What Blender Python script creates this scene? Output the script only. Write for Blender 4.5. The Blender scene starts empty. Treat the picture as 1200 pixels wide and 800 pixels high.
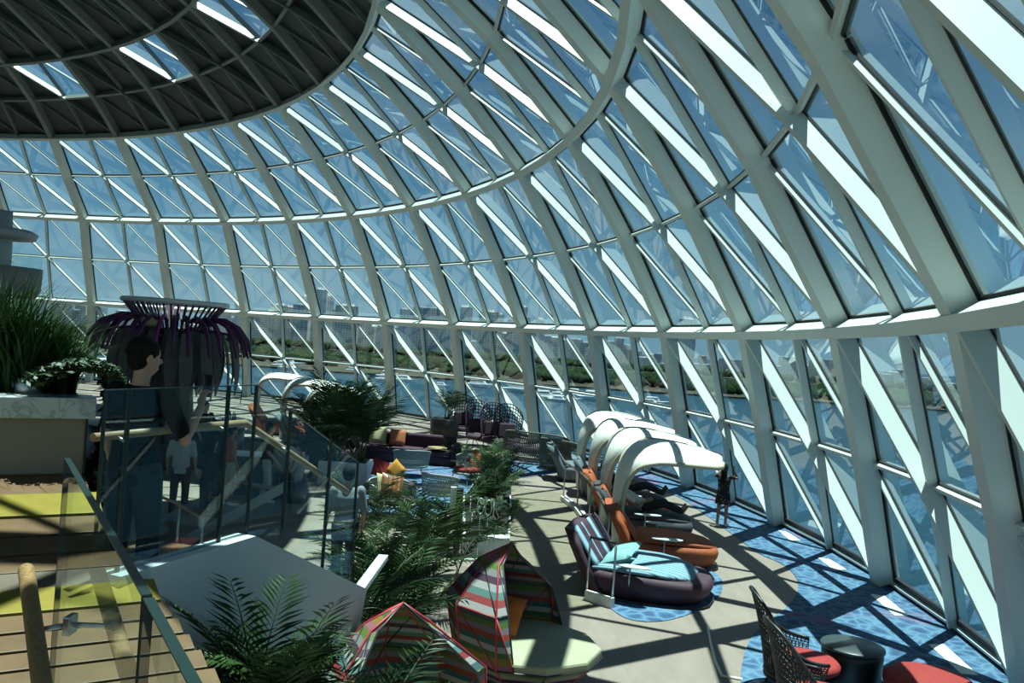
import bpy, bmesh, math, random
from mathutils import Vector, Matrix
R = math.radians
PI = math.pi
rnd = random.Random(7)
SC = bpy.context.scene
COL = SC.collection
U = 3.9                      # metres per fitted unit: the eye is 3.9 m above the lower lounge floor
EYE = Vector((0.0, 0.0, U))
FPX, PITCH, ROLL = 1000.0, 0.0018, 0.07

# ------------------------------------------------------------------ camera
cam_d = bpy.data.cameras.new('camera'); cam = bpy.data.objects.new('camera', cam_d); COL.objects.link(cam)
cam_d.sensor_width = 36.0; cam_d.lens = 36.0*FPX/1200.0; cam_d.clip_start = 0.05; cam_d.clip_end = 20000
_f0 = Vector((0, math.cos(PITCH), math.sin(PITCH))); _u0 = Vector((0, -math.sin(PITCH), math.cos(PITCH))); _r0 = Vector((1, 0, 0))
_c, _s = math.cos(ROLL), math.sin(ROLL)
CR = _r0*_c + _u0*_s; CU = -_r0*_s + _u0*_c; CF = _f0
cam.matrix_world = Matrix(((CR.x, CU.x, -CF.x, EYE.x), (CR.y, CU.y, -CF.y, EYE.y), (CR.z, CU.z, -CF.z, EYE.z), (0, 0, 0, 1)))
SC.camera = cam

# ------------------------------------------------------------------ view, sky, sun
SC.view_settings.view_transform = 'Standard'; SC.view_settings.look = 'None'
SC.view_settings.exposure = 0.0; SC.view_settings.gamma = 1.0; SC.view_settings.use_curve_mapping = False
W = bpy.data.worlds.new('world'); SC.world = W; W.use_nodes = True
nt = W.node_tree; nt.nodes.clear()
def wn(t, **k):
    n = nt.nodes.new(t)
    for a, v in k.items(): setattr(n, a, v)
    return n
_out = wn('ShaderNodeOutputWorld'); _bg = wn('ShaderNodeBackground'); _bg.inputs[1].default_value = 0.72
_tc = wn('ShaderNodeTexCoord'); _sep = wn('ShaderNodeSeparateXYZ'); nt.links.new(_tc.outputs['Generated'], _sep.inputs[0])
_rmp = wn('ShaderNodeValToRGB'); nt.links.new(_sep.outputs['Z'], _rmp.inputs[0])
_cr = _rmp.color_ramp
_cr.elements[0].position = 0.0; _cr.elements[0].color = (0.40, 0.63, 0.80, 1)
_cr.elements[1].position = 0.75; _cr.elements[1].color = (0.06, 0.15, 0.34, 1)
_e = _cr.elements.new(0.14); _e.color = (0.21, 0.45, 0.69, 1)
_e = _cr.elements.new(0.32); _e.color = (0.11, 0.265, 0.51, 1)
_map = wn('ShaderNodeMapping'); _map.inputs['Scale'].default_value = (1, 1, 2.6); nt.links.new(_tc.outputs['Generated'], _map.inputs[0])
_nz = wn('ShaderNodeTexNoise'); _nz.inputs['Scale'].default_value = 3.2; _nz.inputs['Detail'].default_value = 7; _nz.inputs['Roughness'].default_value = 0.6
nt.links.new(_map.outputs[0], _nz.inputs['Vector'])
_cl = wn('ShaderNodeValToRGB'); nt.links.new(_nz.outputs[0], _cl.inputs[0])
_cl.color_ramp.elements[0].position = 0.50; _cl.color_ramp.elements[0].color = (0, 0, 0, 1)
_cl.color_ramp.elements[1].position = 0.78; _cl.color_ramp.elements[1].color = (0.5, 0.5, 0.5, 1)
_mx = wn('ShaderNodeMixRGB'); _mx.inputs[2].default_value = (0.80, 0.88, 0.92, 1)
nt.links.new(_cl.outputs[0], _mx.inputs[0]); nt.links.new(_rmp.outputs[0], _mx.inputs[1])
nt.links.new(_mx.outputs[0], _bg.inputs[0]); nt.links.new(_bg.outputs[0], _out.inputs[0])
sun_d = bpy.data.lights.new('sun', 'SUN'); sun_d.energy = 12.8; sun_d.angle = R(0.53); sun_d.color = (1.0, 0.97, 0.91)
sun = bpy.data.objects.new('sun', sun_d); COL.objects.link(sun); sun.location = (0, 0, 60)
SUN_DIR = Vector((-0.065, -0.085, -1.0))
sun.rotation_euler = SUN_DIR.to_track_quat('-Z', 'Y').to_euler()

# ------------------------------------------------------------------ helpers
def at_z(u, v, z=0.0):
    """point of the horizontal plane at height z that photo pixel (u, v) looks at"""
    d = CF + CR*((u-600)/FPX) + CU*((400-v)/FPX)
    return EYE + d*((z-EYE.z)/d.z)
def at_d(u, v, y):
    """point on the pixel's ray at forward distance y"""
    d = CF + CR*((u-600)/FPX) + CU*((400-v)/FPX)
    return EYE + d*(y/d.y)

_mats = {}
def mat(name, col, rough=0.6, metal=0.0, noise=None, bump=0.0, spec=0.5, sheen=0.0, coords='Object'):
    """procedural principled material; noise = (scale, second colour, detail)"""
    if name in _mats: return _mats[name]
    m = bpy.data.materials.new(name); m.use_nodes = True; n = m.node_tree; b = n.nodes['Principled BSDF']
    b.inputs['Base Color'].default_value = (*col, 1); b.inputs['Roughness'].default_value = rough; b.inputs['Metallic'].default_value = metal
    b.inputs['Specular IOR Level'].default_value = spec
    if sheen: b.inputs['Sheen Weight'].default_value = sheen
    if noise:
        tc = n.nodes.new('ShaderNodeTexCoord'); nz = n.nodes.new('ShaderNodeTexNoise'); nz.inputs['Scale'].default_value = noise[0]
        nz.inputs['Detail'].default_value = noise[2] if len(noise) > 2 else 4
        n.links.new(tc.outputs[coords], nz.inputs['Vector'])
        rp = n.nodes.new('ShaderNodeValToRGB'); rp.color_ramp.elements[0].position = 0.35; rp.color_ramp.elements[1].position = 0.65
        rp.color_ramp.elements[0].color = (*col, 1); rp.color_ramp.elements[1].color = (*noise[1], 1)
        n.links.new(nz.outputs[0], rp.inputs[0]); n.links.new(rp.outputs[0], b.inputs['Base Color'])
        if bump:
            bp = n.nodes.new('ShaderNodeBump'); bp.inputs['Strength'].default_value = bump; bp.inputs['Distance'].default_value = 0.02
            n.links.new(nz.outputs[0], bp.inputs['Height']); n.links.new(bp.outputs[0], b.inputs['Normal'])
    _mats[name] = m
    return m
def stripes(name, cols, axis='X', width=0.05, rough=0.8, seed=0, space='Object'):
    """striped cloth: colour bands along one object axis"""
    if name in _mats: return _mats[name]
    m = bpy.data.materials.new(name); m.use_nodes = True; n = m.node_tree; b = n.nodes['Principled BSDF']; b.inputs['Roughness'].default_value = rough
    tc = n.nodes.new('ShaderNodeTexCoord'); sp = n.nodes.new('ShaderNodeSeparateXYZ')
    n.links.new(tc.outputs[space], sp.inputs[0])
    dv = n.nodes.new('ShaderNodeMath'); dv.operation = 'DIVIDE'; dv.inputs[1].default_value = width*len(cols); n.links.new(sp.outputs[axis], dv.inputs[0])
    ad = n.nodes.new('ShaderNodeMath'); ad.operation = 'ADD'; ad.inputs[1].default_value = 20.0 + seed; n.links.new(dv.outputs[0], ad.inputs[0])
    fr = n.nodes.new('ShaderNodeMath'); fr.operation = 'FRACT'; n.links.new(ad.outputs[0], fr.inputs[0])
    rp = n.nodes.new('ShaderNodeValToRGB'); rp.color_ramp.interpolation = 'CONSTANT'
    els = rp.color_ramp.elements
    while len(els) < len(cols): els.new(0.5)
    for i, c in enumerate(cols):
        els[i].position = i/len(cols); 
    for i, c in enumerate(cols): els[i].color = (*c, 1)
    n.links.new(fr.outputs[0], rp.inputs[0]); n.links.new(rp.outputs[0], b.inputs['Base Color'])
    _mats[name] = m
    return m
def glass(name, tint, refl=1.0, rough=0.0, ior=1.5):
    """clear sheet glass: tinted transparency under a Fresnel reflection"""
    if name in _mats: return _mats[name]
    m = bpy.data.materials.new(name); m.use_nodes = True; n = m.node_tree; n.nodes.clear()
    o = n.nodes.new('ShaderNodeOutputMaterial'); t = n.nodes.new('ShaderNodeBsdfTransparent'); t.inputs[0].default_value = (*tint, 1)
    g = n.nodes.new('ShaderNodeBsdfGlossy'); g.inputs['Roughness'].default_value = rough; g.inputs[0].default_value = (0.92, 0.97, 1, 1)
    f = n.nodes.new('ShaderNodeFresnel'); ge = n.nodes.new('ShaderNodeNewGeometry')      # both faces of the sheet reflect alike
    io = n.nodes.new('ShaderNodeMapRange'); io.inputs['To Min'].default_value = ior; io.inputs['To Max'].default_value = 1.0/ior
    n.links.new(ge.outputs['Backfacing'], io.inputs['Value']); n.links.new(io.outputs[0], f.inputs[0])
    k = n.nodes.new('ShaderNodeMath'); k.operation = 'MULTIPLY'; k.inputs[1].default_value = refl; k.use_clamp = True
    x = n.nodes.new('ShaderNodeMixShader'); n.links.new(f.outputs[0], k.inputs[0]); n.links.new(k.outputs[0], x.inputs[0])
    n.links.new(t.outputs[0], x.inputs[1]); n.links.new(g.outputs[0], x.inputs[2]); n.links.new(x.outputs[0], o.inputs[0])
    _mats[name] = m
    return m

class MB:
    """mesh builder: collects shapes, build() links them as one mesh object"""
    def __init__(s): s.v = []; s.f = []; s.sm = []
    def add(s, vs, fs, smooth=False):
        o = len(s.v); s.v += [tuple(p) for p in vs]; s.f += [tuple(i+o for i in f) for f in fs]; s.sm += [smooth]*len(fs); return s
    def box(s, c, size, M=None, taper=1.0):
        hx, hy, hz = size[0]/2, size[1]/2, size[2]/2
        vs = [Vector((x*hx*(taper if z > 0 else 1), y*hy*(taper if z > 0 else 1), z*hz)) for z in (-1, 1) for y in (-1, 1) for x in (-1, 1)]
        if M: vs = [M @ p for p in vs]
        c = Vector(c)
        return s.add([p+c for p in vs], [(0, 2, 3, 1), (4, 5, 7, 6), (0, 1, 5, 4), (1, 3, 7, 5), (3, 2, 6, 7), (2, 0, 4, 6)])
    def bar(s, a, b, w, d0, d1, n):
        """box from a to b, w wide, between depths d0 and d1 along direction n"""
        a, b, n = Vector(a), Vector(b), Vector(n); t = (b-a).normalized(); n = (n - t*n.dot(t)).normalized(); q = t.cross(n)*(w/2)
        vs = [p + n*d + q*sg for p in (a, b) for d in (d0, d1) for sg in (-1, 1)]
        return s.add(vs, [(0, 1, 3, 2), (4, 6, 7, 5), (0, 4, 5, 1), (2, 3, 7, 6), (0, 2, 6, 4), (1, 5, 7, 3)])
    def loft(s, rings, closed=True, cap=True, smooth=True, loop=False):
        m = len(rings[0]); vs = [p for r in rings for p in r]; fs = []; nr = len(rings)
        for i in range(nr if loop else nr-1):
            for j in range(m if closed else m-1):
                a = i*m+j; b = i*m+(j+1) % m; c = ((i+1) % nr)*m+(j+1) % m; d = ((i+1) % nr)*m+j
                fs.append((a, b, c, d))
        s.add(vs, fs, smooth)
        if cap and closed and not loop:
            o = len(s.v)-len(vs); s.f.append(tuple(o+j for j in range(m))[::-1]); s.f.append(tuple(o+(nr-1)*m+j for j in range(m))); s.sm += [False, False]
        return s
    def tube(s, pts, r, n=8, cap=True, loop=False):
        pts = [Vector(p) for p in pts]; rs = r if hasattr(r, '__len__') else [r]*len(pts)
        rings = []; up = None
        for i, p in enumerate(pts):
            if loop: t = pts[(i+1) % len(pts)] - pts[i-1]
            else: t = (pts[min(i+1, len(pts)-1)] - pts[max(i-1, 0)])
            t = t.normalized() if t.length > 1e-9 else Vector((0, 0, 1))
            if up is None: up = t.orthogonal().normalized()
            up = (up - t*up.dot(t)); up = up.normalized() if up.length > 1e-6 else t.orthogonal().normalized()
            q = t.cross(up)
            rings.append([p + (up*math.cos(2*PI*j/n) + q*math.sin(2*PI*j/n))*rs[i] for j in range(n)])
        return s.loft(rings, cap=cap, loop=loop)
    def lathe(s, prof, n=24, c=(0, 0, 0), sx=1.0, sy=1.0, smooth=True, a0=0.0, a1=2*PI):
        full = abs(a1-a0-2*PI) < 1e-6; m = n if full else n+1; c = Vector(c)
        rings = [[c + Vector((r*sx*math.cos(a0+(a1-a0)*j/n), r*sy*math.sin(a0+(a1-a0)*j/n), z)) for j in range(m)] for r, z in prof]
        return s.loft(rings, closed=full, cap=full, smooth=smooth)
    def ell(s, c, r, n=12, m=8, M=None):
        c = Vector(c); rings = []
        for i in range(m+1):
            a = -PI/2 + PI*i/m; ca = max(math.cos(a), 1e-3)
            ring = [Vector((r[0]*ca*math.cos(2*PI*j/n), r[1]*ca*math.sin(2*PI*j/n), r[2]*math.sin(a))) for j in range(n)]
            rings.append([(M @ p if M else p) + c for p in ring])
        return s.loft(rings)
    def poly(s, pts, thick=0.0, n=None):
        pts = [Vector(p) for p in pts]; m = len(pts)
        if thick == 0: return s.add(pts, [tuple(range(m))])
        if n is None: n = (pts[1]-pts[0]).cross(pts[2]-pts[0]).normalized()
        n = Vector(n); vs = pts + [p - n*thick for p in pts]
        return s.add(vs, [tuple(range(m)), tuple(range(2*m-1, m-1, -1))] + [(i, m+i, m+(i+1) % m, (i+1) % m) for i in range(m)])
    def mesh(s, name):
        me = bpy.data.meshes.new(name); me.from_pydata(s.v, [], s.f)
        me.polygons.foreach_set('use_smooth', s.sm); me.update(); return me
    def build(s, name, m, parent=None, bevel=0.0, sub=0, seg=2):
        o = bpy.data.objects.new(name, s.mesh(name)); COL.objects.link(o)
        for mm in (m if isinstance(m, (list, tuple)) else [m]): o.data.materials.append(mm)
        if parent is not None: o.parent = parent
        if bevel:
            b = o.modifiers.new('bevel', 'BEVEL'); b.width = bevel; b.segments = seg; b.limit_method = 'ANGLE'; b.angle_limit = R(40)
        if sub:
            d = o.modifiers.new('sub', 'SUBSURF'); d.levels = sub; d.render_levels = sub
        return o
def tag(o, label=None, cat=None, group=None, kind=None):
    if label: o['label'] = label
    if cat: o['category'] = cat
    if group: o['group'] = group
    if kind: o['kind'] = kind
    return o
def thing(name, label, cat, loc=(0, 0, 0), rz=0.0, group=None, kind=None):
    o = bpy.data.objects.new(name, None); COL.objects.link(o); o.location = loc; o.rotation_euler = (0, 0, rz); o.empty_display_size = 0.2
    return tag(o, label, cat, group, kind)
def struct(name, loc=(0, 0, 0), label=None):
    o = bpy.data.objects.new(name, None); COL.objects.link(o); o.location = loc; o['kind'] = 'structure'
    if label: o['label'] = label
    return o
def link(name, mesh, parent=None):
    o = bpy.data.objects.new(name, mesh); COL.objects.link(o)
    if parent is not None: o.parent = parent
    return o
def copy_tree(o, parent=None):
    c = o.copy(); COL.objects.link(c); c.parent = parent
    for ch in list(o.children): copy_tree(ch, c)
    return c
def lerp(a, b, t): return a + (b-a)*t
def bez(p0, p1, p2, p3, n):
    out = []
    for i in range(n+1):
        t = i/n; a = (1-t)
        out.append(Vector(p0)*a**3 + Vector(p1)*3*a*a*t + Vector(p2)*3*a*t*t + Vector(p3)*t**3)
    return out
# ================================================================== the glass dome
T0, DT, KC = 0.7002, 2*PI/42, 5
RING = {  # radius, height over the eye, twist  (units of U)
 'F': (8.498, -1.0, 0.0495), 'M1': (8.4489, -0.4353, 0.0265), 'A': (8.3701, 0.1323, 0.0), 'M2': (8.0941, 0.7118, -0.0331),
 'B': (7.7485, 1.2353, -0.0771), 'M3': (7.3333, 1.6956, -0.107), 'C': (6.8017, 2.0596, -0.1615), 'M4': (6.42, 2.385, -0.192),
 'D': (6.0011, 2.6561, -0.2198), 'M5': (5.35, 2.97, -0.258), 'E': (4.60, 3.24, -0.300), 'M6': (3.75, 3.46, -0.342), 'G': (2.80, 3.64, -0.385)}
ORDER = ['F', 'M1', 'A', 'M2', 'B', 'M3', 'C', 'M4', 'D', 'M5', 'E', 'M6', 'G']
NK = 42
def ctr(z): return Vector((-7.0282 - 0.2864*z, 3.8848 - 0.061*z, z))
def node0(k, ring):
    r, z, tw = RING[ring]; t = T0 - DT*(k-KC) + tw; c = ctr(z)
    return Vector((c.x + r*math.cos(t), c.y + r*math.sin(t), z+1.0))*U
def nrm(k, ring):
    i = ORDER.index(ring); a = node0(k, ORDER[max(i-1, 0)]); b = node0(k, ORDER[min(i+1, len(ORDER)-1)])
    h = node0(k+0.1, ring) - node0(k-0.1, ring)
    n = h.cross(b-a).normalized(); p = node0(k, ring); c = ctr(RING[ring][1])*U
    if n.dot(Vector((p.x-c.x, p.y-c.y, 0.3))) < 0: n = -n
    return n
def node(k, ring, off=0.0): return node0(k, ring) + nrm(k, ring)*off

STEEL = mat('white_painted_steel', (0.60, 0.66, 0.625), 0.45, noise=(0.6, (0.57, 0.625, 0.595)))
GASK = mat('black_gasket', (0.012, 0.014, 0.016), 0.6)
DGLASS = glass('dome_glass', (0.63, 0.835, 0.835), 1.35)
DARK = mat('dark_roof_panel', (0.058, 0.068, 0.064), 0.65, noise=(0.8, (0.070, 0.080, 0.075)))
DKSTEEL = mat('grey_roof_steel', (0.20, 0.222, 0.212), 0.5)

wall = struct('wall_dome', label='white steel ribs and ring beams of the glass dome')
ceil = struct('ceiling', label='dark opaque crown of the dome with small skylights')
VIS = range(-2, 14)               # bays the photograph can see
GD = 0.30                         # depth of the glass behind the inner faces

# ribs: one continuous box each, the crown ribs follow on above ring C
for k in range(NK):
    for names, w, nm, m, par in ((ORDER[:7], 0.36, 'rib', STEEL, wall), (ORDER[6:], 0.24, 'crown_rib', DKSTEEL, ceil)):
        mb = MB(); rings = []
        for rg in names:
            p = node0(k, rg); n = nrm(k, rg); h = (node0(k+0.1, rg)-node0(k-0.1, rg)).normalized()
            rings.append([p - h*w/2, p + h*w/2, p + h*w/2 + n*0.40, p - h*w/2 + n*0.40])
        mb.loft(rings, smooth=False); mb.build(nm, m, par)
# ring beams
def ring_beam(rg, hgt, d0, d1, name, m, parent, steps=2):
    mb = MB(); rings = []
    for q in range(NK*steps):
        k = q/steps; n = nrm(k, rg); h = (node0(k+0.1, rg)-node0(k-0.1, rg)).normalized(); v = h.cross(n).normalized()
        if v.z < 0: v = -v
        p = node0(k, rg)
        rings.append([p + n*d0 - v*hgt/2, p + n*d0 + v*hgt/2, p + n*d1 + v*hgt/2, p + n*d1 - v*hgt/2])
    mb.loft(rings, smooth=False, loop=True)
    return mb.build(name, m, parent)
ring_beam('A', 0.19, -0.03, 0.40, 'ring_beam', STEEL, wall)
ring_beam('B', 0.19, -0.03, 0.40, 'ring_beam', STEEL, wall)
ring_beam('C', 0.13, -0.04, 0.40, 'ring_beam', STEEL, wall)
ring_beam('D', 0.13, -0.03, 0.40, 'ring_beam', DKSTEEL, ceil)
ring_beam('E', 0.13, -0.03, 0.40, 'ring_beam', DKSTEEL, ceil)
ring_beam('F', 0.05, 0.22, 0.40, 'sill_beam', STEEL, wall)
for rg, d0, d1 in (('M1', GD-0.10, GD-0.01), ('M2', GD-0.10, GD-0.01), ('M3', GD-0.10, GD-0.01)):
    ring_beam(rg, 0.06, d0, d1, 'transom', STEEL, wall)
    ring_beam(rg, 0.12, GD-0.02, GD+0.05, 'gasket', GASK, wall)
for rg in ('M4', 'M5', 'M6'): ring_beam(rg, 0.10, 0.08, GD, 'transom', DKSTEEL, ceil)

ROWS = [('window_1', 'F', 'M1', 'A', 'lower band of glass panes of the dome, at floor level'), ('window_2', 'A', 'M2', 'B', 'middle band of glass panes of the dome'),
        ('window_3', 'B', 'M3', 'C', 'upper band of glass panes of the dome below the dark crown')]
def tri_prism(mb, a, b, c, n, t):
    mb.add([a, b, c, a+n*t, b+n*t, c+n*t], [(0, 1, 2), (5, 4, 3), (0, 3, 4, 1), (1, 4, 5, 2), (2, 5, 3, 0)])
def cells(k, L, M, H):
    """the eight triangles of a bay, each (a, b, c, sky flag index)"""
    P = lambda kk, rg: (kk, rg)
    k1, k2 = k+0.5, k+1
    out = []
    for (ka, kb) in ((k, k1), (k1, k2)):
        for (lo, hi) in ((L, M), (M, H)):
            tl, tr, bl, br = (ka, hi), (kb, hi), (ka, lo), (kb, lo)
            out.append((tl, br, bl)); out.append((tl, tr, br))      # diagonal from upper left to lower right
    return out
def members(k, L, M, H, mbf, mbt, mbm, mbg):
    k1, k2 = k+0.5, k+1; TL = R(12) if L == 'F' else R(25)
    def seg(mb, a, b, w, d0, d1, gw, tilt=0.0):
        pa, pb = node0(*a), node0(*b); n = (nrm(*a)+nrm(*b)).normalized()
        if tilt:                                                   # plates lean so that their upper side faces the sky
            t = (pb-pa).normalized(); n1 = (n - t*n.dot(t)).normalized(); m = t.cross(n1); m = m if m.z > 0 else -m
            n2 = n1*math.cos(tilt) - m*math.sin(tilt); sh = n1*GD - n2*GD
            mb.bar(pa+sh, pb+sh, w, d0, d1, n2)
        else: mb.bar(pa, pb, w, d0, d1, n)
        if mbg is not None: mbg.bar(pa, pb, gw, GD-0.01, GD+0.02, n)
    seg(mbf[0], (k, H), (k1, M), 0.06, 0.0, GD, 0.10, TL); seg(mbf[1], (k1, M), (k2, L), 0.06, 0.0, GD, 0.10, TL)
    seg(mbt[0], (k1, H), (k2, M), 0.04, GD-0.10, GD, 0.085, TL); seg(mbt[1], (k, M), (k1, L), 0.04, GD-0.10, GD, 0.085, TL)
    seg(mbm, (k1, L), (k1, M), 0.06, GD-0.15, GD, 0.11); seg(mbm, (k1, M), (k1, H), 0.06, GD-0.15, GD, 0.11)
    if mbg is not None:                                            # black joint along ribs and ring beams
        for kk in (k, k2):
            for lo, hi in ((L, M), (M, H)): mbg.bar(node0(kk, lo), node0(kk, hi), 0.42, GD-0.02, GD+0.04, (nrm(kk, lo)+nrm(kk, hi)).normalized())
        for lo in (L, H):
            for a, b in ((k, k1), (k1, k2)): mbg.bar(node0(a, lo), node0(b, lo), 0.27, GD-0.02, GD+0.04, (nrm(a, lo)+nrm(b, lo)).normalized())
for wname, L, M, H, lab in ROWS:
    w = struct(wname, label=lab)
    far = MB(); farg = MB()
    for k in range(-6, NK-6):
        vis = k in VIS
        if vis: fins = [MB(), MB()]; thin = [MB(), MB()]; mul = MB(); gk = MB()
        else: mm = farg; fins = [mm, mm]; thin = [mm, mm]; mul = mm; gk = None
        members(k, L, M, H, fins, thin, mul, gk)
        if vis:
            for f in fins: f.build('diagonal_fin', STEEL, w)
            for f in thin: f.build('glazing_bar', STEEL, w)
            mul.build('mullion', STEEL, w); gk.build('gasket', GASK, w)
        for a, b, c in cells(k, L, M, H):
            pa, pb, pc = node(*a, GD), node(*b, GD), node(*c, GD); n = (pb-pa).cross(pc-pa).normalized()
            mb = MB() if vis else far
            mb.add([pa, pb, pc], [(0, 1, 2)])
            if vis: mb.build('glass_pane', DGLASS, w)
    tag(far.build('glass_panes_behind', DGLASS, w), kind='stuff'); tag(farg.build('glazing_bars_behind', STEEL, w), kind='stuff')
# crown: opaque panels, skylights in every second bay
sky_w = struct('window_4', label='row of small skylights in the dark crown of the dome')
for L, M, H, first in (('C', 'M4', 'D', True), ('D', 'M5', 'E', False), ('E', 'M6', 'G', False)):
    far = MB(); farm = MB()
    for k in range(-6, NK-6):
        vis = (k in range(-3, 8)) and L != 'E'
        if vis: fins = [MB(), MB()]; thin = [MB(), MB()]; mul = MB()
        else: fins = [farm, farm]; thin = [farm, farm]; mul = farm
        members(k, L, M, H, fins, thin, mul, None)
        if vis:
            for q, f in enumerate(fins): f.build('diagonal_fin', STEEL if (first and k % 2 == 0 and q == 0) else DKSTEEL, ceil)  # white steel on the skylight fins stands in for sunlight on them
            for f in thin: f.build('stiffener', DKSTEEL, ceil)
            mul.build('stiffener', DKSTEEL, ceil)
        for idx, (a, b, c) in enumerate(cells(k, L, M, H)):
            pa, pb, pc = node(*a, GD), node(*b, GD), node(*c, GD); n = (pb-pa).cross(pc-pa).normalized()
            nn = (nrm(*a)+nrm(*b)+nrm(*c)).normalized()
            light = first and k % 2 == 0 and idx in (3, 6, 7)
            if light and vis:
                mb = MB(); mb.add([pa, pb, pc], [(0, 1, 2)]); mb.build('skylight_pane', DGLASS, sky_w)
            elif light: pass
            else:
                mb = MB() if vis else far
                tri_prism(mb, pa, pb, pc, nn, 0.06)
                if vis: mb.build('roof_panel', DARK, ceil)
    tag(far.build('roof_panels_behind', DARK, ceil), kind='stuff'); tag(farm.build('roof_bars_behind', STEEL, ceil), kind='stuff')
mb = MB(); pts = [node(k, 'G', GD) for k in range(NK)]; mb.poly(pts, 0.1); mb.build('crown_cap', DARK, ceil)
# ================================================================== floor and sea
def floor_mat():
    m = bpy.data.materials.new('grey_resin_floor'); m.use_nodes = True; n = m.node_tree; b = n.nodes['Principled BSDF']
    tc = n.nodes.new('ShaderNodeTexCoord'); mp = n.nodes.new('ShaderNodeMapping'); mp.inputs['Scale'].default_value = (1.2, 0.35, 1); mp.inputs['Rotation'].default_value = (0, 0, 0.5)
    nz = n.nodes.new('ShaderNodeTexNoise'); nz.inputs['Scale'].default_value = 3.0; nz.inputs['Detail'].default_value = 8; nz.inputs['Roughness'].default_value = 0.65
    n.links.new(tc.outputs['Object'], mp.inputs[0]); n.links.new(mp.outputs[0], nz.inputs['Vector'])
    rp = n.nodes.new('ShaderNodeValToRGB'); rp.color_ramp.elements[0].position = 0.3; rp.color_ramp.elements[1].position = 0.7
    rp.color_ramp.elements[0].color = (0.192, 0.155, 0.124, 1); rp.color_ramp.elements[1].color = (0.248, 0.203, 0.165, 1)
    n.links.new(nz.outputs[0], rp.inputs[0]); n.links.new(rp.outputs[0], b.inputs['Base Color']); b.inputs['Roughness'].default_value = 0.62
    return m
def water_floor():
    m = bpy.data.materials.new('blue_water_pattern_carpet'); m.use_nodes = True; n = m.node_tree; b = n.nodes['Principled BSDF']; b.inputs['Roughness'].default_value = 0.8
    tc = n.nodes.new('ShaderNodeTexCoord'); nz = n.nodes.new('ShaderNodeTexNoise'); nz.inputs['Scale'].default_value = 1.6; nz.inputs['Detail'].default_value = 2
    mixv = n.nodes.new('ShaderNodeMixRGB'); mixv.inputs[0].default_value = 0.25
    n.links.new(tc.outputs['Object'], nz.inputs['Vector']); n.links.new(tc.outputs['Object'], mixv.inputs[1]); n.links.new(nz.outputs['Color'], mixv.inputs[2])
    vo = n.nodes.new('ShaderNodeTexVoronoi'); vo.feature = 'DISTANCE_TO_EDGE'; vo.inputs['Scale'].default_value = 5.5; n.links.new(mixv.outputs[0], vo.inputs['Vector'])
    rp = n.nodes.new('ShaderNodeValToRGB'); e = rp.color_ramp.elements; e[0].position = 0.0; e[0].color = (0.095, 0.195, 0.28, 1); e[1].position = 0.30; e[1].color = (0.017, 0.060, 0.135, 1)
    x = e.new(0.10); x.color = (0.045, 0.122, 0.215, 1)
    n.links.new(vo.outputs['Distance'], rp.inputs[0])
    nz2 = n.nodes.new('ShaderNodeTexNoise'); nz2.inputs['Scale'].default_value = 0.55; n.links.new(tc.outputs['Object'], nz2.inputs['Vector'])
    r2 = n.nodes.new('ShaderNodeValToRGB'); r2.color_ramp.elements[0].position = 0.60; r2.color_ramp.elements[0].color = (0, 0, 0, 1); r2.color_ramp.elements[1].position = 0.68; r2.color_ramp.elements[1].color = (0.7, 0.7, 0.7, 1)
    n.links.new(nz2.outputs[0], r2.inputs[0]); mx = n.nodes.new('ShaderNodeMixRGB'); mx.inputs[2].default_value = (0.19, 0.10, 0.20, 1)
    n.links.new(r2.outputs[0], mx.inputs[0]); n.links.new(rp.outputs[0], mx.inputs[1]); n.links.new(mx.outputs[0], b.inputs['Base Color'])
    return m
FLOORM = floor_mat(); BLUEC = water_floor()
mb = MB(); NF = 168
mb.poly([Vector((p.x, p.y, 0.0)) for p in (node(k*42/NF, 'F', 0.6) for k in range(NF))][::-1], 0.25, (0, 0, 1))
fl = mb.build('floor', FLOORM); fl['kind'] = 'structure'
SEA = -38.0
# ------------------------------------------------------------------ blue carpet, ramp, kerbs
def inlay(name, pts, m, z=0.012, label=None):
    mb = MB(); mb.poly([Vector((p.x, p.y, z)) for p in pts], 0.012, (0, 0, 1)); o = mb.build(name, m, fl)
    if label: o['label'] = label
    return o
def smooth_loop(pts, n=8):
    out = []; m = len(pts)
    for i in range(m):
        p0, p1, p2, p3 = pts[i-1], pts[i], pts[(i+1) % m], pts[(i+2) % m]
        for j in range(n):
            t = j/n
            out.append(0.5*((2*p1) + (p2-p0)*t + (2*p0-5*p1+4*p2-p3)*t*t + (3*p1-p0-3*p2+p3)*t**3))
    return out
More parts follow.
